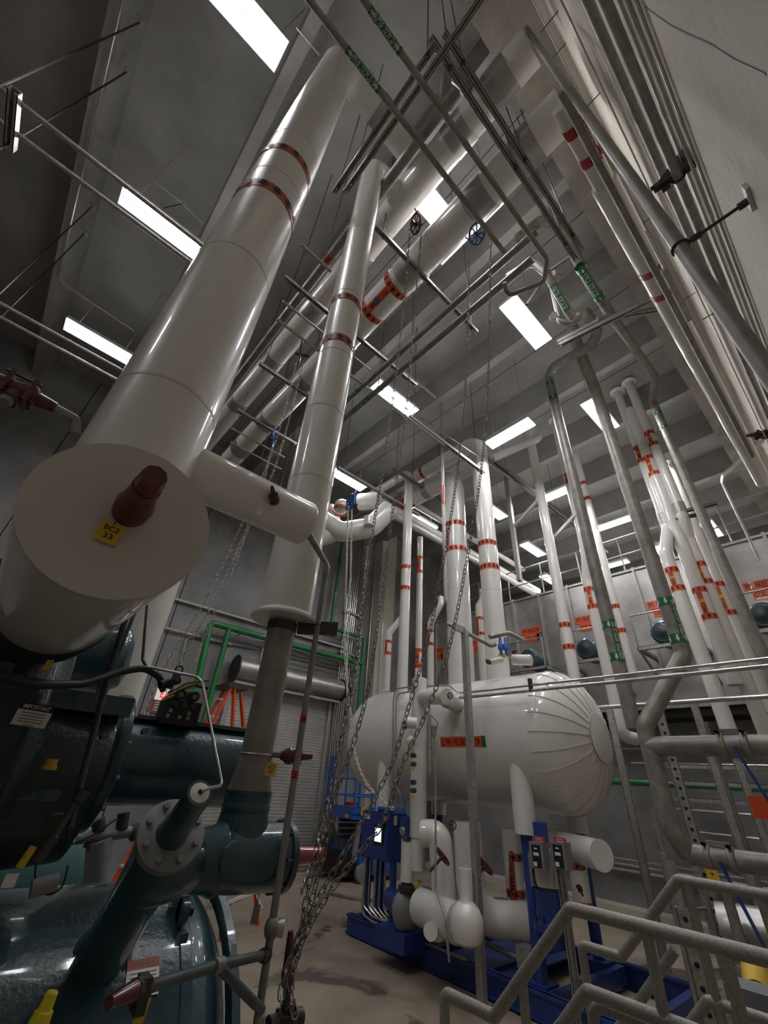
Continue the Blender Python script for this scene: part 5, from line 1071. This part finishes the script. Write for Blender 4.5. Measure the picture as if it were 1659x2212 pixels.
for (pa, z, px1, d) in (((730, 1010), 8.2, 905, 'left'), ((885, 900), 8.0, 1045, 'centre'), ((850, 1012), 9.0, 960, 'small'),):
    A = P(*pa, z=z); B = go(A, 'x', px=px1); strut(A, B, 'trapeze channel by the tank risers overhead, '+d, .07, rods=(.05, .9), nm='riser_trapeze', grp='trapezes by the tank risers')
A = at(1062, 990, 8.5); 
for i, (a, b, d) in enumerate((((1060, 990), (1310, 1215), 'long dark diagonal'),)):
    A = P(*a, z=9.4); B = go(A, 'x', px=b[0]); strut(A, B, 'galvanised beam, '+d+' behind slim riser', .14, rods=(.1, .5, .9), nm='overhead_beam', grp=None)
for px, py, D, d in ((1105, 1000, 9.6, 'left'), (1185, 1030, 9.8, 'right')):
    B = at(px, py+120, D); a = go(B, 'z', py=py+25); b = go(B, 'z', py=py+255); t = thing('roof_frame_post', b, 'galvanised square post with a knee brace above the freezer, '+d, 'post', 'frame posts over the freezer')
    build(MB().beam(a, b, .1, .1, GALV), 'post', t); m_ = go(B, 'z', py=py+140); build(MB().beam(m_, m_+V(.2, -.8, .7), .07, .07, GALV), 'brace', t)
# insulated lines running back from the tank area above the freezer
for i, (a, z, r, px1, d) in enumerate((((800, 1075), 8.6, .16, 1160, 'fat, passing below the far lights'), ((845, 1110), 8.3, .1, 1190, 'slimmer, beside it'), ((880, 1080), 8.9, .09, 1130, 'upper thin one'))):
    A = P(*a, z=z); B = go(A, 'x', px=px1); pipe('far_insulated_line', 'white overhead line behind the tank risers, '+d, [A, B], r, WHITE)

# ================================================================== BACK WALL services
gy = 11.6
def gp(*pts): return [P(px, py, y=gy) for px, py in pts]
t = thing('green_pipework', P(600, 1380, y=gy), 'bright green painted pipe loop on the grey back wall', 'pipe')
a = P(455, 1345, y=gy); b = go(a, 'x', px=785)
build(MB().tube([P(405, 1500, y=gy-.6), P(422, 1495, y=gy), V(a[0], gy, a[2]), V(b[0], gy, b[2])], .085, PGREEN, 16, .12), 'main', t)
c = go(a, 'x', px=495); build(MB().tube([c, V(c[0], gy, 3.0)], .075, PGREEN, 16), 'second_leg', t)
d = P(742, 1155, y=gy); e = go(d, 'z', py=1356); f = go(e, 'x', px=787); g = go(f, 'z', py=1625); build(MB().tube([d+V(0, 0, .6), d, e, f, g], .065, PGREEN, 16, .08), 'riser', t)
for px in (527, 708): q = go(a, 'x', px=px); build(MB().cyl(q-V(.12, 0, 0), q+V(.12, 0, 0), .075, PAPER, 16).beam(q, q+V(-.3, .1, -.3), .05, .03, IRON), 'valve', t)
for i in range(6):
    x = 8.52+.085*i; top = float(P(790, 1135, y=11.85)[2]); simple('back_wall_conduit', 'upright bright conduit in the bundle right of the door, '+['first', 'second', 'third', 'fourth', 'fifth', 'sixth'][i]+' from left', 'conduit', MB().tube([(x, 11.87, .2), (x, 11.87, top-.15+.05*i), (x+.45-.05*i, 11.87, top+.2)], .024, CONDUIT, 8, .12), 'conduit bundle right of the door')
for z, d in ((7.2, 'upper'), (5.75, 'lower')): simple('conduit_support', 'short channel holding the conduit bundle, '+d, 'strut', MB().channel((8.4, 11.83, z), (9.3, 11.83, z), .08, GALV), 'conduit supports')
for i in range(5):
    A = P(570, 1382+11*i, y=11.87); B = go(A, 'x', px=748); simple('horizontal_conduit', 'horizontal conduit above the door hood, '+['top', 'second', 'third', 'fourth', 'lowest'][i], 'conduit', MB().tube([V(A[0]-.0, 11.87, A[2]-.7+.1*i) if i in (1, 3) else A, A, B], .02, CONDUIT, 8, .15), 'conduits above the door')
A = P(373, 1292, y=11.85); B = go(A, 'x', px=745); simple('wall_rail', 'long straight grey strut across the back wall above the green pipe', 'strut', MB().channel(A, B, .06, GALV))
A = P(352, 1355, y=11.85); B = go(A, 'x', px=500); simple('wall_strut', 'short grey strut across back wall left of green pipe', 'strut', MB().channel(A, B, .05, GALV))
q = [P(390, 1440, y=11.87), P(400, 1385, y=11.87), P(412, 1375, y=11.87), P(560, 1402, y=11.87)]; simple('bent_conduit', 'conduit bending up left of the green pipe', 'conduit', MB().tube(q, .02, CONDUIT, 8, .2))
q = [P(640, 1370, y=11.87), P(700, 1385, y=11.87), P(735, 1388, y=11.87), P(748, 1370, y=11.87), P(748, 1340, y=11.87)]; simple('bent_conduit', 'conduit sagging below the green riser elbow', 'conduit', MB().tube(q, .02, CONDUIT, 8, .15))
for px, d in ((812, 'left'), (836, 'right')):
    A = P(px, 1200, y=11.4 if px > 820 else 11.85); simple('thin_wall_conduit', 'single slim upright conduit by the pale column, '+d, 'conduit', MB().tube([V(A[0], A[1], .5), V(A[0], A[1], 9.6)], .02, CONDUIT, 8))
# white pipes of the second machine on the left
B = at(318, 1360, 4.2); pipe('far_white_riser', 'slanting looking white riser seen behind the capped end', [go(B, 'z', py=1200), V(B[0], B[1], 0)], .13, WHITE)
B = at(345, 1340, 4.6); pipe('far_steel_riser', 'bare grey riser beside the white one behind the capped end', [go(B, 'z', py=1200), V(B[0], B[1], 0)], .055, STEEL, part='tube')
t = thing('second_compressor', at(250, 1420, 3.4), 'second dark green compressor glinting behind the first', 'compressor')
c = at(250, 1420, 3.4); build(MB().lathe(c, (1, -.2, .1), [(-.2, .2), (0, .24), (.02, .2), (.06, .18), (.09, .1)], GREEN, 32), 'end_bell', t); build(MB().lathe(c, (1, -.2, .1), [(-.05, .27), (0, .29), (.01, .25)], GREEND, 36), 'rim', t)
t = thing('second_oil_vessel', at(130, 1830, 3.6), 'shiny teal vessel of the next machine seen through the gap', 'vessel'); c = at(130, 1840, 3.8)
build(MB().lathe(c-V(.7, 0, .1), (1, 0, 0), [(0, .3), (.75, .3), (.85, .26), (.93, .15), (.96, .02)], mat('teal_paint', '3d6a6c', .25, coat=.6), 36), 'shell', t)
# EXIT sign
c = P(364, 1501, y=11.9); mb = MB(); plate(mb, c, V(1, 0, 0), V(0, 0, 1), .58, .29, EXITM, .05); text_on(mb, 'EXIT', flat_map(c+V(0, -.004, 0), V(1, 0, 0), V(0, 0, 1)), .38, .17, EXITR)
simple('exit_sign', 'lit white EXIT sign with red letters left of the orange ladder', 'sign', mb)
c = P(353, 1528, y=11.92); mb = MB(); plate(mb, c, V(1, 0, 0), V(0, 0, 1), .6, .3, mat('brown_notice', '8a4a3c', .6), .02)
for k in range(4): plate(mb, c+V(0, -.004, .09-.055*k), V(1, 0, 0), V(0, 0, 1), .45, .02, PAPER, .002)
simple('wall_notice', 'brownish red notice board below the EXIT sign', 'sign', mb)

# ================================================================== STEP LADDER
t = thing('step_ladder', (3.2, 8.05, 0), 'orange fibreglass step ladder standing open before the roller door', 'ladder')
def dn(a, b): a, b = np.array(a), np.array(b); return a+(b-a)*(a[2]/(a[2]-b[2]))
LAD = {}
for nm_, y_, p0, p1 in (('front_rail', 8.3, (489, 1482), (433, 1579)), ('front_rail', 7.85, (500, 1482), (451, 1579)), ('rear_rail', 8.3, (519, 1485), (526, 1580)), ('rear_rail', 7.85, (506, 1486), (501, 1580))):
    a_ = P(*p0, y=y_); b_ = dn(a_, P(*p1, y=y_)); LAD[(nm_, y_)] = (a_, b_); build(MB().beam(a_, b_, .03, .1, LORANGE, up=[0, 1, 0]).beam(a_+V(0, 0, 0), b_, .05, .015, LORANGE, up=[0, 1, 0]), nm_, t)
for k in range(11):
    f = .07+k*.085; (a0, a1), (b0, b1) = LAD[('front_rail', 7.85)], LAD[('front_rail', 8.3)]; build(MB().beam(a0+(a1-a0)*f, b0+(b1-b0)*f, .1, .03, PAPER, up=[0, 0, 1]), 'step', t)
for k in range(5):
    f = .2+k*.17; (a0, a1), (b0, b1) = LAD[('rear_rail', 7.85)], LAD[('rear_rail', 8.3)]; build(MB().beam(a0+(a1-a0)*f, b0+(b1-b0)*f, .04, .04, PAPER).beam(b0+(b1-b0)*f, b0+(b1-b0)*(f+.05)-V(0, .2, 0), .02, .02, PAPER), 'rear_brace', t)
a_ = LAD[('front_rail', 7.85)][0]; build(MB().box((a_[0]-.08, 7.78, a_[2]-.03), (a_[0]+.32, 8.38, a_[2]+.05), IRON), 'top_cap', t)

# ================================================================== SCISSOR LIFT
t = thing('scissor_lift', (9.2, 10.75, 0), 'blue scissor lift parked by the back wall left of the tank', 'lift')
LX0, LX1, LY0, LY1 = 8.25, 10.1, 10.15, 11.4
mb = MB(); mb.box((LX0+.3, LY0, .14), (LX1, LY1, .62), BLUEL); mb.box((LX0+.38, LY0+.01, .62), (LX1-.1, LY0+.08, .82), BLUEL); build(mb, 'chassis', t)
build(MB().box((LX0-.12, LY0+.1, .25), (LX0+.3, LY1-.1, .55), BLACK).box((LX0-.02, LY0+.2, .1), (LX0+.32, LY1-.15, .3), IRON), 'front_tray', t)
for x in (LX0+.42, LX1-.3):
    for y in (LY0-.05, LY1-.05): build(MB().lathe((x, y, .19), (0, 1, 0), [(0, .1), (.005, .185), (.02, .19), (.1, .19), (.11, .16)], GREYP, 24), 'wheel', t)
for k in range(4):
    z = .72+.13*k; build(MB().box((LX0+.45, LY0+.06, z), (LX1-.1, LY0+.13, z+.105), GREYP).box((LX0+.45, LY1-.13, z), (LX1-.1, LY1-.06, z+.105), GREYP).cyl((LX0+.55, LY0+.03, z+.05), (LX0+.55, LY0+.07, z+.05), .03, IRON, 12), 'scissor_arm', t)
build(MB().beam((LX0+.2, LY0+.1, .4), (LX0+.3, LY0+.1, 1.15), .14, .06, GREYP).beam((LX0+.05, LY0+.3, .5), (LX0+.05, LY1-.3, 1.1), .04, .03, IRON), 'entry_ladder', t)
build(MB().box((LX0, LY0+.02, 1.25), (LX1, LY1, 1.36), BLUEL).box((LX0, LY0+.0, 1.36), (LX1, LY0+.02, 1.52), BLUEL).box((LX0-.01, LY0, 1.36), (LX0+.01, LY1, 1.52), BLUEL), 'platform', t)
for (x, y) in ((LX0, LY0), (LX0, LY1), (LX0+.6, LY0), (LX0+1.2, LY0), (LX1, LY0), (LX1, LY1), (LX0, LY0+.4)): build(MB().tube([(x, y, 1.36), (x, y, 2.35 if x > LX0 or y > LY0 else 2.1)], .022, BLUEL, 8), 'rail_post', t)
for z in (1.75, 2.12): build(MB().tube([(LX1, LY0, z), (LX0, LY0, z), (LX0, LY1, z), (LX1, LY1, z)], .02, BLUEL, 8, .06), 'guard_rail', t)
build(MB().box((LX0-.01, LY1-.25, 1.5), (LX0+.01, LY1-.02, 2.65), BLUEL).box((LX0+.12, LY0, 1.5), (LX0+.2, LY0+.02, 2.62), BLUEL).box((LX0+.0, LY0+.0, 2.58), (LX0+.2, LY0+.02, 2.66), BLUEL), 'gate_frame', t)
build(MB().box((LX0+.1, LY0+.3, 1.52), (LX0+.35, LY0+.55, 1.6), REDB), 'control_box', t)
mb = MB(); c = V(LX0+.42, LY0-.004, 1.43); plate(mb, c, V(1, 0, 0), V(0, 0, 1), .34, .17, YEL, .004); text_on(mb, 'HercRentals', flat_map(c-V(0, .001, 0), V(1, 0, 0), V(0, 0, 1), .001), .29, .06, INK)
c = V(LX0-.012, LY0+.25, 1.31); plate(mb, c, V(0, -1, 0), V(0, 0, 1), .16, .07, YEL, .003); build(mb, 'name_plate', t)
mb = MB(); c = V(LX0+.72, LY0-.006, .71); text_on(mb, 'E-DRIVE Euro', flat_map(c, V(1, 0, 0), V(0, 0, 1), .003), .6, .09, PAPER); text_on(mb, 'E2', flat_map(V(LX0+.6, LY0-.006, .5), V(1, 0, 0), V(0, 0, 1), .003), .14, .1, PAPER)
for x, z in ((LX0+.38, .3), (LX0+1.0, .35)): plate(mb, V(x, LY0-.004, z), V(1, 0, 0), V(0, 0, 1), .06, .13, PAPER, .002)
text_on(mb, '1043', flat_map(V(LX0+.95, LY0+.055, 1.03), V(1, 0, 0), V(0, 0, 1), .003), .2, .07, PAPER); build(mb, 'decals', t)

# ================================================================== CHAIN WHEELS AND CHAINS
def wheel(c, ax_, R, desc, m):
    t = thing('chain_wheel', c, desc, 'wheel', 'chain wheels on the overhead valves'); u, v, d = frame(ax_)
    rim_ = build(MB().torus(c, d, R, R*.11, m, 28, 8), 'rim', t); mb = MB()
    for k in range(4): a = math.pi*k/4; mb.cyl(c-(u*math.cos(a)+v*math.sin(a))*R, c+(u*math.cos(a)+v*math.sin(a))*R, R*.07, m, 8)
    build(mb, 'spokes', rim_); build(MB().cyl(c-d*R*.5, c+d*R*.9, R*.13, IRON, 10), 'stem', t)
    mb = MB()
    for s in (-1, 1): mb.beam(c+u*s*R*.9-v*R*.2, c+u*s*R*1.1-v*R*1.1, R*.14, R*.05, m)
    build(mb, 'chain_guide', t)
w1 = at(898, 484, 2.15); w2 = at(1030, 505, 2.2); w3 = at(648, 766, 4.0); w4 = at(590, 948, 5.8); w5 = at(757, 1085, 7.8)
wheel(w1, V(1, -.5, .6), .1, 'red chain wheel in front of the half hidden light', REDV); wheel(w2, V(1, -.35, .9), .1, 'blue rimmed chain wheel beside the glycol supply line end', BLUEL)
wheel(w3, V(1, -.5, .1), .14, 'red chain wheel between thick and middle risers', REDV); wheel(w4, V(1, -.5, .1), .15, 'blue chain wheel low between thick and middle risers', BLUEL); wheel(w5, V(1, -.2, 0), .2, 'distant blue chain wheel at the wye fitting', BLUEL)
def link_mesh(L, W, r):
    mb = MB(); n = 12; c = []
    for k in range(n):
        a = 2*math.pi*k/n; x = math.cos(a)*W/2; y = math.sin(a)*W/2+(L/2-W/2)*(1 if math.sin(a) > 0.01 else -1 if math.sin(a) < -.01 else 0); c.append(V(x, y, 0))
    vs = []; fs = []
    for k in range(n):
        tg = nrm(c[(k+1) % n]-c[k-1]); e = np.cross(tg, V(0, 0, 1))
        for j in range(5): a = 2*math.pi*j/5; vs.append(c[k]+(e*math.cos(a)+V(0, 0, 1)*math.sin(a))*r)
    for k in range(n):
        for j in range(5): fs.append((k*5+j, ((k+1) % n)*5+j, ((k+1) % n)*5+(j+1) % 5, k*5+(j+1) % 5))
    return vs, fs
def smooth_path(pts, n=400):
    pts = np.array(pts); m = len(pts); out = []
    for i in range(m-1):
        p0, p1, p2, p3 = pts[max(i-1, 0)], pts[i], pts[i+1], pts[min(i+2, m-1)]
        for k in range(n//(m-1)):
            s = k/(n//(m-1)); out.append(.5*((2*p1)+(-p0+p2)*s+(2*p0-5*p1+4*p2-p3)*s*s+(-p0+3*p1-3*p2+p3)*s**3))
    out.append(pts[-1]); return np.array(out)
LM = {}
def chain(desc, pts, pitch=.026, wire=.0022, near=130, m=CHAINM):
    sp = smooth_path(pts); seg = np.linalg.norm(np.diff(sp, axis=0), axis=1); cum = np.concatenate([[0], np.cumsum(seg)]); N = int(cum[-1]/pitch)
    t = thing('hand_chain', sp[-1], desc, 'chain', 'hand chains of the overhead valves'); key = (pitch, wire)
    if key not in LM:
        vs, fs = link_mesh(pitch*1.36, pitch*.7, wire); me = bpy.data.meshes.new('chain_link'); me.from_pydata([tuple(v) for v in vs], [], fs); me.materials.append(m); me.polygons.foreach_set('use_smooth', [True]*len(fs)); LM[key] = (me, vs, fs)
    me, vs, fs = LM[key]; VS = np.array(vs); bulk = MB()
    for i in range(N):
        s = (i+.5)*pitch; p = np.array([np.interp(s, cum, sp[:, k]) for k in range(3)]); q = np.array([np.interp(s+pitch*.3, cum, sp[:, k]) for k in range(3)]); d = nrm(q-p) if np.linalg.norm(q-p) > 1e-6 else V(0, 0, -1)
        u, v, _ = frame(d); a = (i % 2)*math.pi/2+.25*math.sin(i*.7); e = u*math.cos(a)+v*math.sin(a); w_ = np.cross(e, d)
        if N-i <= near:
            o = bpy.data.objects.new('chain_link', me); COL.objects.link(o); o.parent = t; rel = p-WL[t.name]
            o.matrix_local = Matrix(((e[0], d[0], w_[0], rel[0]), (e[1], d[1], w_[1], rel[1]), (e[2], d[2], w_[2], rel[2]), (0, 0, 0, 1)))
        else: bulk.add([p+e*x[0]+d*x[1]+w_*x[2] for x in VS], fs, m, True)
    if bulk.f: build(bulk, 'upper_links', t, split=False)['kind'] = 'stuff'
def CP(L, d0, d1): n = len(L); return [at(px, py, d0+(d1-d0)*i/(n-1)) for i, (px, py) in enumerate(L)]
chain('near chain from red wheel, leftmost strand passing left of the blue lift', CP([(885, 505), (868, 700), (850, 850), (829, 1000), (800, 1180), (776, 1358), (752, 1520), (715, 1700), (680, 1850), (648, 2010), (612, 2125), (605, 2215)], 2.1, 1.62))
chain('near chain from red wheel, strand passing over the blue lift platform', CP([(910, 505), (893, 700), (878, 880), (862, 1000), (830, 1240), (799, 1464), (765, 1600), (725, 1720), (690, 1880), (655, 2010), (628, 2110), (640, 2215)], 2.1, 1.62))
chain('near chain from blue wheel, crossing the tank left of the level column', CP([(1014, 560), (1007, 800), (990, 1000), (960, 1200), (925, 1380), (882, 1530), (850, 1640), (795, 1750), (740, 1850), (690, 1935), (648, 2020), (615, 2130)], 2.2, 1.66))
chain('near chain from blue wheel, crossing the level column', CP([(1060, 505), (1055, 800), (1041, 1000), (1010, 1200), (970, 1400), (920, 1540), (870, 1650), (830, 1770), (770, 1850), (710, 1930), (655, 2030), (622, 2140)], 2.2, 1.66))
chain('thin pale chain from the wheel between risers, left strand', CP([(640, 785), (610, 905), (575, 1010), (510, 1160), (440, 1300), (350, 1450), (310, 1560)], 3.9, 2.6), .03, .0017, near=0)
chain('thin pale chain from the wheel between risers, right strand', CP([(654, 785), (625, 905), (590, 1020), (530, 1150), (470, 1280), (385, 1440), (345, 1560)], 3.9, 2.6), .03, .0017, near=0)
chain('thin chain from low blue wheel, crossing the back wall', CP([(588, 965), (570, 1040), (540, 1130), (500, 1240), (440, 1380), (410, 1470)], 5.7, 4.2), .035, .002, near=0)
chain('pale rope like chain hanging beside the green riser to the tank end', CP([(752, 1100), (748, 1250), (745, 1400), (755, 1540), (765, 1620), (785, 1680), (815, 1720), (850, 1748)], 7.6, 5.6), .045, .0055, near=0, m=ROPE)
chain('second pale rope like chain beside the green riser', CP([(760, 1100), (757, 1250), (750, 1400), (750, 1490), (762, 1560)], 7.6, 6.6), .045, .0055, near=0, m=ROPE)
chain('dark chain hanging right of the conduits to the tank', CP([(795, 1180), (780, 1330), (770, 1450), (735, 1600), (715, 1720), (680, 1850), (650, 1930)], 5.0, 2.6), .04, .0035, near=0)

# ================================================================== HANDRAILS at lower right
def PX(x, L): return [P(px, py, x=x) for px, py in L]
ra = 2.2
A = P(1232, 1962, x=ra); Ae = go(A, 'y', px=1720)
t = thing('stair_handrail', (ra, .9, 0), 'nearest galvanised stair handrail crossing the lower right corner', 'railing')
A2, A3 = P(1068, 2195, x=ra), P(960, 2145, x=ra); zA2 = (A2[2]+A3[2])/2; A2[2] = A3[2] = zA2
build(MB().tube([Ae, A, A2, A3, V(ra, A3[1], 0)], .024, RAILM, 20, .03), 'top_rail', t)
C1_ = P(1268, 2140, x=ra); Ce = go(C1_, 'y', px=1720); build(MB().tube([Ce, C1_, P(1215, 2215, x=ra), P(1150, 2290, x=ra)], .022, RAILM, 18, .03), 'mid_rail', t)
for px in (1395, 1560):
    q = go(A, 'y', px=px); build(MB().cyl(q, V(q[0], q[1], 0), .02, RAILM, 16), 'post', t)
q = P(1128, 2110, x=ra); build(MB().cyl(q, V(q[0], q[1], 0), .02, RAILM, 16), 'post', t)
q = P(1278, 2165, x=ra+.12); build(MB().tube([go(q, 'y', px=1500), q, V(q[0], q[1], 0)], .02, RAILM, 16, .05), 'lower_rail', t)
rb_ = 3.1
B = P(1464, 1900, x=rb_); Be = go(B, 'y', px=1720); t = thing('stair_handrail', (rb_, 1.2, 0), 'farther galvanised stair handrail behind the nearest one', 'railing')
B2, B3 = P(1343, 2074, x=rb_), P(1255, 2035, x=rb_); B2[2] = B3[2] = (B2[2]+B3[2])/2
build(MB().tube([Be, B, B2, B3, V(rb_, B3[1], 0)], .024, RAILM, 20, .03), 'top_rail', t)
D1 = P(1530, 2162, x=rb_); build(MB().tube([go(D1, 'y', px=1720), D1, P(1490, 2215, x=rb_), P(1440, 2290, x=rb_)], .022, RAILM, 18, .03), 'mid_rail', t)
q = P(1458, 2052, x=rb_); build(MB().tube([q, P(1370, 2180, x=rb_), P(1330, 2230, x=rb_)], .022, RAILM, 16), 'stair_rail', t)
for px in (1482, 1640): q = go(B, 'y', px=px); build(MB().cyl(q, V(q[0], q[1], 0), .02, RAILM, 16), 'post', t)
simple('red_pipe', 'slim red upright pipe behind the handrails', 'pipe', MB().tube([at(1490, 1945, 4.2), V(at(1490, 1945, 4.2)[0], at(1490, 1945, 4.2)[1], 0)], .022, REDV, 12))

# ================================================================== FRAME under the freezer at right (struts, posts, ladder)
def post2(a, b, D, w_, desc, m=GALV, perf=False, nm='frame_post'):
    A = at(a[0], a[1], D); B = V(A[0], A[1], 0); t = thing(nm, B, desc, 'post', 'frame posts under the freezer')
    mb = MB(); mb.channel(A, B, w_, m, up=nrm(V(-1, -.3, 0))); build(mb, 'channel', t)
    if perf:
        mb = MB(); n = int(np.linalg.norm(A-B)/.12); f_ = nrm(V(-1, -.3, 0))
        for k in range(n): c = A+(B-A)*(k+.5)/n+f_*(w_/2+.001); mb.lathe(c, f_, [(0, w_*.16), (.002, w_*.16)], DARK, 8)
        build(mb, 'slots', t)
for a, b, D, w_, d, pf in (((1497, 1516), (1552, 1850), 8.2, .1, 'bright white upright behind the steel branch', False), ((1520, 1560), (1575, 1850), 8.4, .09, 'second bright upright just right of it', False), ((1424, 1539), (1500, 1850), 8.8, .14, 'slotted upright channel', True),
        ((1316, 1532), (1419, 1960), 9.5, .12, 'dark leaning upright right of tank head', False), ((1410, 1750), (1415, 1900), 9.8, .07, 'narrow upright left of the lower branch', False), ((1430, 1840), (1460, 2050), 7.5, .09, 'upright leg of the short stair', False),
        ((1590, 1640), (1640, 1900), 9.0, .1, 'grey upright at far right', False), ((1560, 1900), (1590, 2060), 7.0, .1, 'low upright behind the upper handrail', False), ((1475, 1960), (1540, 2160), 5.2, .11, 'slotted low upright near the handrails', True)):
    post2(a, b, D, w_, 'galvanised frame post, '+d, perf=pf)
t = thing('access_ladder', at(1480, 1950, 7.2), 'galvanised access ladder behind the handrails', 'ladder')
l0, l1 = at(1448, 1860, 7.3), at(1500, 1860, 7.6); f0, f1 = V(l0[0], l0[1], 0), V(l1[0], l1[1], 0)
for a, b in ((l0, f0), (l1, f1)): build(MB().beam(a, b, .05, .08, GALV), 'stile', t)
for k in range(6): f = .12+.16*k; build(MB().tube([l0+(f0-l0)*f, l1+(f1-l1)*f], .016, GALV, 8), 'rung', t)
for i, (a, D, d) in enumerate((((1440, 1620), 10.5, 'top'), ((1440, 1655), 10.5, 'second'), ((1450, 1690), 10.5, 'third'), ((1455, 1725), 10.5, 'fourth'))):
    A = at(*a, D); strut(A, go(A, 'y', px=1700), 'horizontal frame bar right of the slotted post, '+d, .06, rods=(), nm='frame_bar', grp='horizontal frame bars at right')
mb = MB(); c = V(8.6, .2, .75); mb.lathe(at(1560, 2010, 7.5), (.2, -1, 0), [(0, .25), (.6, .27), (.62, .32), (.66, .32), (.68, .27), (2.2, .27)], STAIN, 32); simple('shiny_duct', 'shiny metal clad horizontal pipe low at the right edge', 'pipe', mb)
c = at(1652, 1745, 8.4); mb = MB(); plate(mb, c, V(0, -1, 0), V(0, 0, 1), .3, .25, ORANGE, .01); simple('orange_tag', 'orange plate at the right frame edge beside frame posts', 'sign', mb)
mb = MB(); mb.cyl(at(1628, 2080, 4.5), at(1640, 2150, 4.2), .07, YEL, 16); mb.cyl(at(1600, 2110, 4.5), at(1659, 2180, 4.0), .05, IRON, 12); mb.box(at(1640, 2190, 3.8)-V(.1, .1, .1), at(1640, 2190, 3.8)+V(.1, .1, .1), GREYP); simple('pump_fittings', 'dim yellow and dark pump fittings in the lower right corner', 'fitting', mb)
vtag(at(1540, 1893, 6.3), V(.3, -1, 0), V(0, 0, 1), '+', 'small yellow tag on the lower steel branch', .1, .1)
